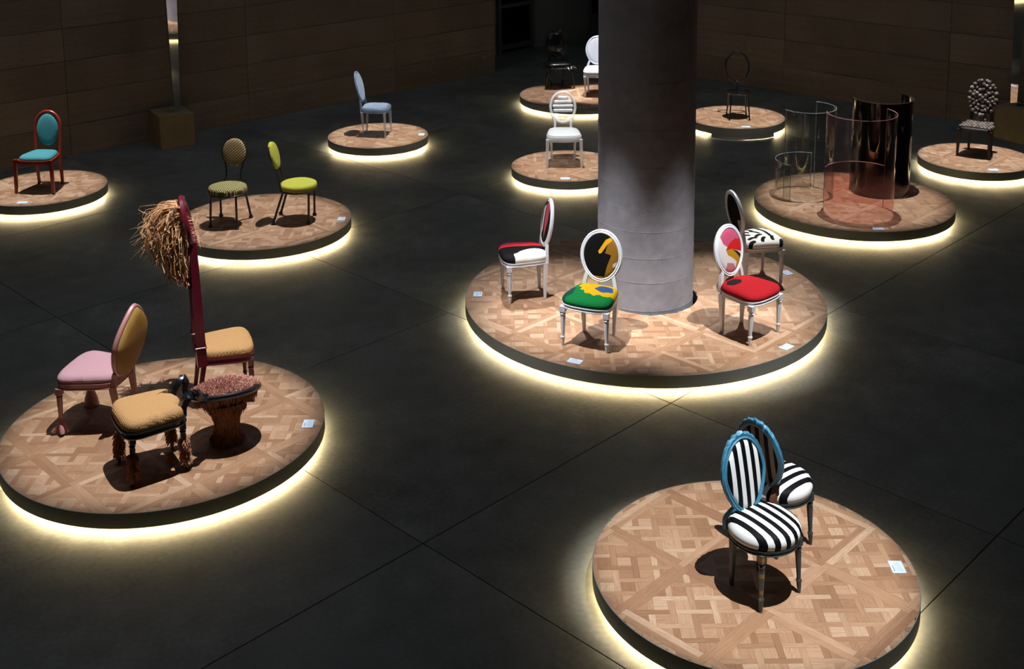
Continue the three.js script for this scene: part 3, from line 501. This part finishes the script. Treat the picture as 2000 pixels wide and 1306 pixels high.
// --- black chair whose back is bent down flat on a shaggy pedestal
{
  const black = gloss(0x15181c, 0.35), fur = [std({ color: 0xb07556, roughness: 0.85 }), std({ color: 0x85523a, roughness: 0.85 }), std({ color: 0xc88f6d, roughness: 0.85 })], furRed = [std({ color: 0xc48876, roughness: 0.85 }), std({ color: 0x9c6152, roughness: 0.85 }), std({ color: 0xd9a596, roughness: 0.85 })];
  const cx = -2.648, cz = -8.098, th = -57.5 * D;
  const t = thing('folded_chair', 'black chair with shaggy legs, its back bent down flat on a shaggy foot', 'chair', [cx, TOP + 0.001, cz], th);
  const toL = (x, y, z) => V(x - cx, y - TOP, z - cz).applyAxisAngle(V(0, 1, 0), -th);
  const out = seatOutline(0.49, 0.42, 0.45, 5, 0.02);
  // two round notches at the back of the cushion where the arms rise
  const notched = out.map(([x, z]) => { let k = 0; for (const s of [-1, 1]) k = Math.max(k, Math.exp(-(((x - s * 0.125) / 0.035) ** 2)) * (z < -0.1 ? 1 : 0)); return [x, z + k * 0.075]; });
  part('seat_rail', crease(sweepClosed(in3(out, (x, z) => V(x, 0, z)), V(0, 1, 0), [[-0.03, 0.36], [0, 0.36], [0.005, 0.37], [0, 0.378], [0, 0.4], [0.006, 0.408], [0.004, 0.415], [-0.03, 0.415]]), 0.6), black, t);
  part('seat_cushion', loft(notched, [[0.8, 0.41], [0.975, 0.413], [1.0, 0.43], [0.985, 0.46], [0.93, 0.485], [0.8, 0.5], [0.5, 0.512], [0.2, 0.515]], [0.46, 0.44], true), raffiaSeat, t);
  for (const [x, z, f] of [[0.18, 0.18, 1], [-0.18, 0.18, 1], [0.165, -0.18, 0], [-0.165, -0.18, 0]]) {
    const l = leg(turned(0.37, 1.05), [x, z], [x * 1.04, z * 1.08], black, t), S = [[], [], []];
    for (let i = 0; i < 620; i++) { const a = rr(0, 6.283), y = rr(0.06, 0.24), w = y / 0.37, px = x * 1.04 - x * 0.04 * w, pz = z * 1.08 - z * 0.08 * w, p = V(px + 0.014 * Math.cos(a), y, pz + 0.014 * Math.sin(a)), q = V(px + rr(0.034, 0.05) * Math.cos(a + 0.2), y - rr(0.005, 0.03), pz + rr(0.034, 0.05) * Math.sin(a + 0.2)); S[Math.floor(rnd() * 3)].push([[p, q.clone().lerp(p, 0.35).add(V(0, 0.008, 0)), q], 0.0032, 0.0018]); }
    const g = mergeGeometries(S.map((q) => strands(q)), true), m = part('shaggy_sleeve', g, fur, l); m.userData.kind = 'stuff';
  }
  // the bent-down back: oval rim, domed shaggy pad on top, fringe below narrowing to a foot
  const C = toL(-2.19, 0.585, -8.475), near = V(0, 0, 1).applyAxisAngle(V(0, 1, 0), -th), right = V(1, 0, 0).applyAxisAngle(V(0, 1, 0), -th), TL = 0.25;
  const U = right.clone().addScaledVector(V(0, 1, 0), 0.12).normalize(), N0 = near.clone().multiplyScalar(Math.cos(TL)).addScaledVector(V(0, 1, 0), Math.sin(TL)), Nn = N0.clone().cross(U).normalize(), Wd = U.clone().cross(Nn).negate();
  const at = (a, r, h = 0) => C.clone().addScaledVector(U, 0.25 * r * Math.cos(a)).addScaledVector(Wd, 0.25 * r * Math.sin(a)).addScaledVector(Nn, h);
  const rim = Array.from({ length: 64 }, (_, i) => at(-i / 64 * 6.2832, 1)); 
  part('pad_frame', crease(sweepClosed(rim, Nn, [[-0.02, -0.02], [0.008, -0.024], [0.018, -0.012], [0.018, 0.008], [0.006, 0.016], [-0.02, 0.012]]), 0.6), black, t);
  const dome = (() => { const pos = [], idx = []; for (let r = 0; r <= 6; r++) for (let i = 0; i < 32; i++) { const k = r / 6, p = at(i / 32 * 6.2832, 0.95 * (1 - k) + 0.001, 0.005 + 0.07 * (1 - (1 - k) ** 2)); pos.push(p.x, p.y, p.z); } for (let r = 0; r < 6; r++) for (let i = 0; i < 32; i++) { const a = r * 32 + i, b = r * 32 + (i + 1) % 32; idx.push(a, b, a + 32, b, b + 32, a + 32); } return geom(pos, idx); })();
  part('pad', dome, furRed[1], t);
  const S = [[], [], []];
  for (let i = 0; i < 3600; i++) { const a = rr(0, 6.283), k = 0.97 * Math.sqrt(rnd()), h = 0.005 + 0.07 * (1 - k * k), p = at(a, k, h), q = at(a + rr(-0.1, 0.1), k + rr(-0.04, 0.1), h + rr(0.012, 0.032)).add(V(rr(-0.012, 0.012), 0, rr(-0.012, 0.012))); S[Math.floor(rnd() * 3)].push([[p, p.clone().lerp(q, 0.6).add(V(0, 0.006, 0)), q], 0.0028, 0.0015]); }
  { const m = part('shaggy_pile', mergeGeometries(S.map((q) => strands(q)), true), furRed, t); m.userData.kind = 'stuff'; }
  const base = V(C.x, 0, C.z), prof = (y) => 0.068 + 0.165 * Math.max(0, (y - 0.15) / 0.24) ** 1.6 + 0.05 * Math.max(0, (0.1 - y) / 0.1) ** 2;
  const core = new THREE.LatheGeometry(Array.from({ length: 12 }, (_, i) => { const y = i / 11 * 0.34; return new THREE.Vector2(prof(y) * 0.92, y); }), 28); core.translate(base.x, 0, base.z); part('foot', core, fur[1], t);
  const F = [[], [], []];
  for (let i = 0; i < 2600; i++) { const a = rr(0, 6.283), y = rr(0.03, 0.36), d = V(Math.cos(a), 0, Math.sin(a)), top = Math.min(y, 0.31 + 0.1 * d.dot(near)), r = prof(top), p = base.clone().addScaledVector(d, r * 0.92).setY(top), q = base.clone().addScaledVector(d, prof(Math.max(0.005, top - 0.05)) + rr(0.008, 0.03)).setY(Math.max(0.004, top - rr(0.03, 0.07))); F[Math.floor(rnd() * 3)].push([[p, p.clone().lerp(q, 0.5).addScaledVector(d, 0.012), q], 0.003, 0.0016]); }
  for (let i = 0; i < 900; i++) { const a = rr(0, 6.283), p = at(a, 0.97, -0.015), d = V(Math.cos(a), 0, 0), q = p.clone().lerp(base.clone().setY(p.y - 0.1), rr(0.05, 0.3)).setY(p.y - rr(0.03, 0.09)); F[Math.floor(rnd() * 3)].push([[p, p.clone().lerp(q, 0.5), q], 0.003, 0.0016]); }
  { const m = part('fringe', mergeGeometries(F.map((q) => strands(q)), true), fur, t); m.userData.kind = 'stuff'; }
  for (const s of [-1, 1]) {
    const e = at(0, 1).length() && rim.reduce((b, p) => (p.distanceTo(V(s * 0.16, 0.42, -0.3)) < b.distanceTo(V(s * 0.16, 0.42, -0.3)) ? p : b));
    part('bent_arm', crease(sweepOpen(curve([V(s * 0.125, 0.4, -0.2), V(s * 0.128, 0.47, -0.205), V(s * 0.13, 0.535, -0.25), V(s * 0.14 + e.x * 0.06, 0.54, -0.31), V(e.x * 0.6 + s * 0.06, (e.y + 0.5) / 2, e.z + 0.05), e.clone()], 20), rect(0.03, 0.022)), 0.6), black, t);
  }
}
// --- round-back metal chairs
function roundChair(label, x, z, deg, cloths, shift = 0) {
  const t = thing('round_back_chair', label, 'chair', [x, TOP + 0.001, z], deg * D), steel = gloss(0x1a1b1c, 0.4);
  const seat = oval(0.225, 0.215, 48);
  part('seat_cushion', loft(seat, [[0.86, 0.375], [0.97, 0.38], [1.0, 0.4], [1.0, 0.43], [0.97, 0.452], [0.88, 0.462], [0.6, 0.467], [0.2, 0.468]], [0.45, 0.43], true), cloths[0], t);
  part('seat_ring', crease(sweepClosed(in3(oval(0.222, 0.212, 48), (a, b) => V(a, 0.383, b)), V(0, 1, 0), circle(0.009, 8)), 0.9), steel, t);
  const lean = 0.22, M = (g) => tilt(g, 0.785, -0.28, lean);
  const back = oval(0.145, 0.165, 48);
  part('back_cushion', M((() => { const g = loft(back, [[0.2, -0.032], [0.6, -0.031], [0.9, -0.026], [0.985, -0.014], [1, 0], [0.985, 0.016], [0.92, 0.028], [0.7, 0.035], [0.2, 0.037]], [0.3, 0.34], true); g.rotateX(Math.PI / 2); return g; })()), cloths[1], t);
  for (const s of [-1, 1]) {
    const arc = Array.from({ length: 7 }, (_, i) => { const a = (-42 + i * 15) * D; return V(s * 0.152 * Math.cos(a), 0.172 * Math.sin(a), -0.004).applyAxisAngle(V(1, 0, 0), -lean).add(V(0, 0.785, -0.28)); });
    part('back_bow', crease(sweepOpen(curve([V(s * 0.13, 0.385, -0.18), V(s * 0.088, 0.52, -0.212), ...arc], 24), circle(0.0105, 8)), 0.9), steel, t);
    for (const f of [1, -1]) {
      const top = V(s * 0.15, 0.385, f * 0.15), bot = V(s * (f > 0 ? 0.16 : 0.185), 0.014, (f > 0 ? 0.19 : -0.225) + shift);
      const l = part('leg', crease(sweepOpen([0, 0.3, 0.6, 0.88, 0.94, 1].map((u) => top.clone().lerp(bot, u)), circle(0.0125, 10), (u) => (u > 0.75 ? 1 + (u - 0.75) * 5 : 1.1), V(0, 0, 1)), 0.9), steel, t);
    }
  }
}
{
  const dots = data(256, (x, y) => { const i = Math.floor(y * 16), u = (x * 12 + (i % 2) * 0.5) % 1 - 0.5, v = y * 16 % 1 - 0.5; const n = tn(x, y, 40, 40, 2); return u * u * 3 + v * v * 4 < 0.3 ? [0.78 + 0.1 * n, 0.74 + 0.1 * n, 0.55] : [0.36 + 0.1 * n, 0.34 + 0.1 * n, 0.16]; }, true, 3.2, 3.2);
  const dashes = data(256, (x, y) => { const i = Math.floor(x * 24), v = (y * 9 + (i % 3) * 0.37) % 1, n = tn(x, y, 50, 20, 6); return v < 0.5 ? [0.7 + 0.15 * n, 0.62 + 0.15 * n, 0.46] : [0.42 + 0.1 * n, 0.34 + 0.1 * n, 0.2]; }, true, 3.2, 3.2);
  roundChair('black metal chair with round cushions in an olive and cream pattern', -3.34, -13.53, -7, [printed(dots), printed(dashes)]);
  const lime = fabric(0xb2b23c, { bumpScale: 0.003 });
  roundChair('black metal chair with round acid-yellow cushions, turned sideways', -2.53, -13.64, 87, [lime, lime], -0.05);
}
// --- turquoise chair with an orange-red arched frame
{
  const red = gloss(0x8f2c14, 0.3), teal = fabric(0x3a858c, { sheen: 0.4, sheenColor: new THREE.Color(0x5fc0cc) });
  const t = thing('arched_chair', 'orange-red framed chair with arched back and turquoise cushions', 'chair', [-6.085, TOP + 0.001, -14.98], -6 * D);
  const out = seatOutline(0.5, 0.36, 0.42, 5, 0.03);
  part('seat_frame', crease(sweepClosed(in3(out, (x, z) => V(x, 0, z)), V(0, 1, 0), [[-0.03, 0.38], [0, 0.38], [0.004, 0.4], [0, 0.43], [-0.03, 0.43]]), 0.6), red, t);
  part('seat_cushion', loft(out, [[0.8, 0.42], [0.9, 0.428], [0.915, 0.44], [0.89, 0.462], [0.8, 0.478], [0.6, 0.49], [0.2, 0.496]], [0.5, 0.44], true), teal, t);
  for (const s of [-1, 1]) leg([[0.44, 0.02, 0, 0.8], [0.2, 0.019, 0, 0.8], [0, 0.016, 0, 0.8]], [s * 0.235, 0.2], [s * 0.25, 0.21], red, t, 16);
  for (const s of [-1, 1]) leg([[0.4, 0.019, 0, 0.8], [0, 0.016, 0, 0.8]], [s * 0.165, -0.19], [s * 0.16, -0.22], red, t, 16);
  const lean = 0.14, up = (x, y) => V(x, y, 0).applyAxisAngle(V(1, 0, 0), -lean).add(V(0, 0.42, -0.2));
  const arch = [up(-0.165, -0.03), up(-0.168, 0.15), up(-0.168, 0.33)]; for (let i = 1; i < 12; i++) { const a = Math.PI - i / 12 * Math.PI; arch.push(up(0.168 * Math.cos(a), 0.36 + 0.185 * Math.sin(a))); } arch.push(up(0.168, 0.33), up(0.168, 0.15), up(0.165, -0.03));
  part('back_arch', crease(sweepOpen(curve(arch, 48), circle(0.02, 12)), 0.9), red, t);
  part('back_cushion', tilt((() => { const g = loft(oval(0.147, 0.21, 48), [[0.3, -0.03], [0.85, -0.026], [0.97, -0.015], [1, 0], [0.97, 0.016], [0.88, 0.03], [0.6, 0.038], [0.2, 0.04]], [0.3, 0.42], true); g.rotateX(Math.PI / 2); return g; })(), 0.725, -0.243, lean), teal, t);
}
// --- transparent chairs
{
  const ice = phys({ color: 0xa9bccf, transmission: 0.72, thickness: 0, roughness: 0.22, ior: 1.5 }), ridge = phys({ color: 0xc2d2e4, transmission: 0.3, thickness: 0, roughness: 0.2, ior: 1.5 }), clear = phys({ color: 0xe8ecef, transmission: 0.72, thickness: 0, roughness: 0.28, ior: 1.45 });
  const t = thing('transparent_chair', 'pale blue-grey transparent chair with fine ribs, seen from its side', 'chair', [-2.05, TOP + 0.001, -17.55], 82 * D);
  const rib = (w, d, f) => { const g = []; for (let i = 0; i <= 22; i++) { const u = -1 + i / 11; g.push(f(u)); } return join(g.filter(Boolean)); };
  const out = seatOutline(0.42, 0.38, 0.4, 4, 0.02);
  part('seat', loft(out, [[0.9, 0.37], [1, 0.375], [1.02, 0.4], [1.0, 0.43], [0.94, 0.448], [0.6, 0.455], [0.2, 0.458]], [0.42, 0.42]), ice, t);
  part('seat_ribs', crease(rib(0, 0, (u) => { const w = 0.19 * Math.sqrt(Math.max(0, 1 - Math.abs(u) ** 4)); return w > 0.03 ? sweepOpen([V(-w, 0.452, u * 0.19), V(0, 0.46, u * 0.19), V(w, 0.452, u * 0.19)], circle(0.0045, 6)) : null; }), 0.9), ridge, t);
  const lean = 0.22, M = (g) => tilt(g, 0.74, -0.245, lean), ov = oval(0.17, 0.235, 48);
  part('back', M((() => { const g = loft(ov, [[0.9, -0.014], [1, -0.01], [1.03, 0], [1, 0.012], [0.9, 0.016], [0.4, 0.016]], [0.34, 0.47]); g.rotateX(Math.PI / 2); return g; })()), ice, t);
  part('back_ribs', crease(M(rib(0, 0, (u) => { const h = 0.21 * Math.sqrt(Math.max(0, 1 - u * u)); return h > 0.03 ? sweepOpen([V(u * 0.16, -h, 0.017), V(u * 0.16, 0, 0.021), V(u * 0.16, h, 0.017)], circle(0.0042, 6)) : null; })), 0.9), ridge, t);
  for (const s of [-1, 1]) part('back_post', crease(sweepOpen(curve([V(s * 0.14, 0.37, -0.19), V(s * 0.13, 0.47, -0.195), V(s * 0.12, 0.57, -0.205)], 8), rect(0.017, 0.012)), 0.6), ice, t);
  for (const s of [-1, 1]) for (const f of [-1, 1]) leg([[0.38, 0.02, 0, 0.6], [0.2, 0.018, 0, 0.3], [0, 0.013]], [s * 0.17, f * 0.17], [s * (f > 0 ? 0.185 : 0.1), f * 0.18], clear, t, 16);

  const v = thing('transparent_chair', 'transparent chair with glassy horizontal tubes in its round back, left of the column', 'chair', [0.69, TOP + 0.001, -15.87], 0);
  const so = seatOutline(0.5, 0.4, 0.44, 4, 0.02), milk = phys({ color: 0xf4f6f6, transmission: 0.55, thickness: 0, roughness: 0.3, ior: 1.45 });
  part('apron', crease(sweepClosed(in3(so, (x, z) => V(x, 0, z)), V(0, 1, 0), [[-0.014, 0.37], [0, 0.37], [0.003, 0.38], [0.003, 0.43], [0, 0.44], [-0.014, 0.44]]), 0.6), milk, v);
  part('seat', loft(so, [[0.95, 0.43], [0.96, 0.45], [0.93, 0.468], [0.8, 0.478], [0.4, 0.482], [0.2, 0.482]], [0.5, 0.44]), milk, v);
  const L2 = 0.15, M2 = (g) => tilt(g, 0.745, -0.245, L2);
  part('back_ring', crease(M2(sweepClosed(in3(oval(0.17, 0.205, 64), (x, y) => V(x, y, 0)), V(0, 0, 1), circle(0.019, 12))), 0.9), milk, v);
  for (const [y, w] of [[0.13, 0.085], [0.075, 0.135], [0.015, 0.155], [-0.045, 0.15], [-0.125, 0.08]]) { const g = new THREE.CapsuleGeometry(0.024, Math.max(0.02, 2 * w - 0.07), 6, 16); g.rotateZ(Math.PI / 2); g.translate(0, y, 0.004); part('tube_slat', M2(g), milk, v); }
  for (const s of [-1, 1]) part('back_post', crease(sweepOpen(curve([V(s * 0.115, 0.44, -0.2), V(s * 0.11, 0.52, -0.205), V(s * 0.135, 0.61, -0.22)], 8), circle(0.018, 10)), 0.9), milk, v);
  for (const s of [-1, 1]) { leg([[0.4, 0.024, 0, 0.7], [0, 0.017, 0, 0.5]], [s * 0.225, 0.19], [s * 0.235, 0.185], milk, v, 16); leg([[0.4, 0.02, 0, 0.7], [0, 0.015, 0, 0.5]], [s * 0.17, -0.19], [s * 0.155, -0.19], milk, v, 16); }
}
// --- white chair and glossy black chair at the back
{
  const white = gloss(0xdfe3ea, 0.4), whiteCloth = fabric(0xe4e9f2, { roughness: 0.6 });
  const t = thing('medallion_chair', 'all-white oval-back chair half hidden by the column', 'chair', [1.46, TOP + 0.001, -20.12], -3 * D);
  medallion(t, { mats: { frame: white, seat: whiteCloth, back: whiteCloth }, fw: 0.52, bw: 0.42, a: 0.18, b: 0.225, yc: 0.73, cush: 0.09, rail: 0.4, lean: 0.15, wb: 0.3 });
  const jet = phys({ color: 0x060607, roughness: 0.3, clearcoat: 0.4, clearcoatRoughness: 0.1 });
  const v = thing('feathered_chair', 'glossy black chair with a spiky feathered outline, left of the white chair', 'chair', [0.81, TOP + 0.001, -20.75], 8 * D);
  const out = seatOutline(0.5, 0.4, 0.44, 4, 0.02);
  part('seat', loft(out, [[0.9, 0.36], [1, 0.37], [1.02, 0.4], [0.98, 0.44], [0.85, 0.465], [0.5, 0.48], [0.2, 0.482]], [0.5, 0.44]), jet, v);
  part('back_ring', crease(tilt(sweepClosed(in3(oval(0.16, 0.21, 48), (x, y) => V(x, y, 0)), V(0, 0, 1), circle(0.022, 10)), 0.73, -0.24, 0.15), 0.9), jet, v);
  part('back_panel', tilt((() => { const g = loft(oval(0.16, 0.21, 48), [[1, -0.01], [1, 0.01], [0.7, 0.03], [0.2, 0.035]], [0.3, 0.4]); g.rotateX(Math.PI / 2); return g; })(), 0.73, -0.24, 0.15), jet, v);
  const fea = (p, d, l) => { const q = p.clone().addScaledVector(d, l); return sweepOpen(curve([p, p.clone().lerp(q, 0.5).add(V(0, 0.008, 0)), q], 6), [[-0.012, 0], [0, 0.003], [0.012, 0], [0, -0.003]], (u) => 1.1 - u * 0.95, V(0.1, 0.2, 1)); };
  for (let i = 0; i < 44; i++) { const a = i / 44 * 6.283, p = V(0.165 * Math.cos(a), 0.73 + 0.215 * Math.sin(a), -0.24 - 0.032 * Math.sin(a)); part('feather', crease(fea(p, V(Math.cos(a), Math.sin(a), rr(-0.3, 0.3)).normalize(), rr(0.04, 0.085)), 0.6), jet, v); }
  for (let i = 0; i < 40; i++) { const [x, z] = out[Math.floor(i * 56 / 40)]; part('feather', crease(fea(V(x, 0.4, z), V(x * 2, rr(-0.5, -0.1), z * 2).normalize(), rr(0.05, 0.11)), 0.6), jet, v); }
  for (const s of [-1, 1]) { part('back_post', crease(sweepOpen(curve([V(s * 0.13, 0.4, -0.2), V(s * 0.12, 0.5, -0.21), V(s * 0.125, 0.6, -0.22)], 6), rect(0.018, 0.014)), 0.6), jet, v); for (const f of [-1, 1]) leg(turned(0.38, 1.1), [s * (f > 0 ? 0.21 : 0.15), f * 0.17], [s * (f > 0 ? 0.26 : 0.1), f * 0.16], jet, v, 24); }
}
// --- black chair with a bare ring for a back
{
  const jet = phys({ color: 0x0b0b0d, roughness: 0.08, clearcoat: 1, clearcoatRoughness: 0.06 });
  const t = thing('ring_back_chair', 'thin glossy black chair whose back is a bare oval ring', 'chair', [3.545, TOP + 0.001, -18.41], -3 * D);
  part('back_ring', crease(tilt(sweepClosed(in3(oval(0.185, 0.23, 72), (x, y) => V(x, y, 0)), V(0, 0, 1), circle(0.0155, 10)), 0.765, -0.225, 0.1), 0.9), jet, t);
  part('seat_ring', crease(sweepClosed(in3(oval(0.185, 0.19, 56), (x, z) => V(x, 0.41, -z)), V(0, 1, 0), circle(0.013, 10)), 0.9), jet, t);
  part('seat_plate', loft(oval(0.18, 0.185, 48), [[1, 0.402], [1, 0.41], [0.6, 0.405], [0.2, 0.404]], [0.36, 0.37]), jet, t);
  for (const [r, y] of [[0.03, 0.515], [0.026, 0.47], [0.022, 0.432]]) part('neck_ball', new THREE.SphereGeometry(r, 20, 14).translate(0, y, -0.2 + (0.47 - y) * 0.1), jet, t);
  for (const s of [-1, 1]) for (const f of [-1, 1]) { const l = part('leg', crease(sweepOpen([V(s * 0.13, 0.41, f * 0.13), V(s * 0.14, 0.2, f * 0.165), V(s * 0.155, 0.006, f * 0.195)], circle(0.011, 10)), 0.9), jet, t); part('foot_ball', new THREE.SphereGeometry(0.016, 14, 10).translate(s * 0.154, 0.016, f * 0.193), jet, l); }
}
// --- chair made of balls
{
  const ball = [0x75665f, 0x5e504b, 0x877873].map((c) => phys({ color: c, roughness: 0.4, clearcoat: 0.3, bumpMap: cloth, bumpScale: 0.002 })), wood = std({ color: 0x2a1f1a, roughness: 0.6 });
  const t = thing('ball_chair', 'dark chair whose back and seat are made of brown-grey balls', 'chair', [6.44, TOP + 0.001, -16.17], -34 * D);
  const sg = [0.027, 0.031, 0.023].map((r) => { const g = new THREE.SphereGeometry(r, 16, 12), p = g.attributes.position; for (let i = 0; i < p.count; i++) { const a = Math.atan2(p.getZ(i), p.getX(i)), k = 1 + 0.05 * Math.cos(6 * a); p.setXYZ(i, p.getX(i) * k, p.getY(i), p.getZ(i) * k); } g.computeVertexNormals(); return g; });
  part('back_board', tilt((() => { const g = loft(oval(0.165, 0.225, 40), [[1, -0.012], [1, 0.006], [0.5, 0.01], [0.2, 0.01]], [0.3, 0.4]); g.rotateX(Math.PI / 2); return g; })(), 0.76, -0.25, 0.14), wood, t);
  const put = (p, k, fl = 1) => { const m = part('ball', sg[k], ball[Math.floor(rnd() * 3)], t); m.position.copy(p); m.scale.set(fl < 1 ? 0.74 : 1, fl, fl < 1 ? 0.74 : 1); m.rotation.set(fl < 1 ? 0 : rr(0, 3), rr(0, 3), 0); };
  for (let ring = 0, n = [1, 6, 12, 18, 22]; ring < 5; ring++) for (let i = 0; i < n[ring]; i++) { const a = (i + 0.5 * (ring % 2)) / n[ring] * 6.283 + rr(-0.08, 0.08), k = ring / 4 * 1.08; const p = V(0.165 * k * Math.cos(a), 0.225 * k * Math.sin(a), 0.028 + rr(-0.008, 0.014)).applyAxisAngle(V(1, 0, 0), -0.14).add(V(0, 0.76, -0.25)); put(p, Math.floor(rnd() * 2)); }
  for (let i = -1; i <= 1; i++) for (let j = 0; j < 2; j++) put(V(i * 0.05, 0.5 - j * 0.04, -0.2 + 0.01 * j), 2);
  const out = seatOutline(0.46, 0.36, 0.42, 5, 0.02);
  part('seat_board', loft(out, [[0.95, 0.37], [1, 0.38], [1, 0.41], [0.9, 0.42], [0.2, 0.43]], [0.46, 0.42]), wood, t);
  for (let i = -4; i <= 4; i++) for (let j = -4; j <= 4; j++) { const z = j * 0.046, x = (i + (j & 1 ? 0.5 : 0)) * 0.047; if (Math.abs(x) < 0.2 + 0.05 * z / 0.2) put(V(x, 0.43, z), 0, 0.55); }
  for (const s of [-1, 1]) { leg([[0.38, 0.025, 0, 0.8], [0.1, 0.018, 0, 0.6], [0, 0.014, 0, 0.6]], [s * 0.2, 0.18], [s * 0.21, 0.19], wood, t, 16); leg([[0.38, 0.022, 0, 0.8], [0, 0.014, 0, 0.6]], [s * 0.15, -0.18], [s * 0.15, -0.21], wood, t, 16); part('back_post', crease(sweepOpen(curve([V(s * 0.14, 0.38, -0.19), V(s * 0.135, 0.5, -0.21), V(s * 0.13, 0.62, -0.235)], 6), rect(0.018, 0.014)), 0.6), wood, t); }
}
// --- curved acrylic screens: each a low seat-high curl and a tall curl behind it
{
  const arc = (r, h, a0, a1, cx = 0, cz = 0) => { const g = new THREE.CylinderGeometry(r, r, h, 64, 1, true, a0 * D, (a1 - a0) * D); g.translate(cx, h / 2, cz); return g; };
  const edge = (r, h, a0, a1, cx = 0, cz = 0) => { const p = [], n = 48; for (let i = 0; i <= n; i++) { const a = (a0 + (a1 - a0) * i / n) * D; p.push(V(cx + r * Math.sin(a), h, cz + r * Math.cos(a))); } const e = (a) => [V(cx + r * Math.sin(a * D), 0, cz + r * Math.cos(a * D)), V(cx + r * Math.sin(a * D), h, cz + r * Math.cos(a * D))]; return join(sweepOpen(p, rect(0.0028, 0.003), () => 1, V(0, 1, 0)), sweepOpen(e(a0), rect(0.003, 0.003)), sweepOpen(e(a1), rect(0.003, 0.003))); };
  const tint = (c) => phys({ color: c, transmission: 1, thickness: 0, roughness: 0.02, ior: 1.5 });
  const rimMat = (c) => phys({ color: c, transmission: 0.5, thickness: 0, roughness: 0.3 });
  const make = (label, x, z, deg, c, rc, low, tall) => {
    const t = thing('acrylic_screen', label, 'screen', [x, TOP + 0.001, z], deg * D), m = tint(c), r = rimMat(rc);
    const a = part('seat_curl', arc(...low), m, t); part('polished_edge', edge(...low), r, a);
    const b = part('back_curl', arc(...tall), m, t); part('polished_edge', edge(...tall), r, b);
  };
  make('colourless curved acrylic screen, leftmost of the three screens', 3.65, -14.42, 0, 0xe4e6e5, 0xaebcbc, [0.34, 0.46, 150, 320, -0.05, 0.02], [0.33, 1.12, -70, 150]);
  make('pink curved acrylic screen standing in front of the other two', 4.09, -13.69, 0, 0xf6d8d8, 0xd9a59c, [0.4, 0.52, 118, 255], [0.4, 1.22, -105, 118]);
  make('dark smoked acrylic screen, tallest and rightmost of the three', 4.6, -14.55, 0, 0x3a2c2a, 0x57423c, [0.36, 0.5, 125, 260], [0.36, 1.2, -100, 125]);
}
// ------------------------------------------------------------ mirrored posts on plinths
{
  const mirror = std({ color: 0xd8d8d8, metalness: 1, roughness: 0.02 }), plaster = std({ color: 0x9c8a64, map: streak, roughness: 0.9 });
  const post = (label, x, y, z, deg, w0, w1, h, plinth) => {
    const t = thing('mirror_post', label, 'post', [x, y, z], deg * D);
    const g = new THREE.CylinderGeometry(w1 * 0.7071, w0 * 0.7071, h, 4, 1); g.rotateY(Math.PI / 4); g.translate(0, h / 2, 0); part('shaft', g.toNonIndexed(), mirror, t).geometry.computeVertexNormals();
  };
  const plinth = (label, x, z, deg, w, d, h) => { const t = thing('plinth', label, 'plinth', [x, 0, z], deg * D); const b = bar(w, h, d, 0.006, 0, h / 2, 0); part('block', b, plaster, t); };
  plinth('beige box plinth against the left wall under a mirrored post', -5.215, -17.87, 31.5, 0.52, 0.62, 0.5);
  post('thin mirrored post standing on the plinth by the left wall', -5.12, 0.5, -17.85, 29, 0.09, 0.42, 8.48, 0);
  plinth('beige box plinth against the right wall, cut by the photo edge', 7.66, -17.645, 31.5, 0.475, 0.55, 0.5);
  post('thin mirrored post at the right photo edge', 7.58, 0.5, -17.72, -25, 0.09, 0.42, 8.48, 0);
  post('thin mirrored post far back in the recess behind the white chair', 1.86, 0, -26.66, 10, 0.16, 0.3, 8.98, 0);
}
renderer.render(scene, camera);
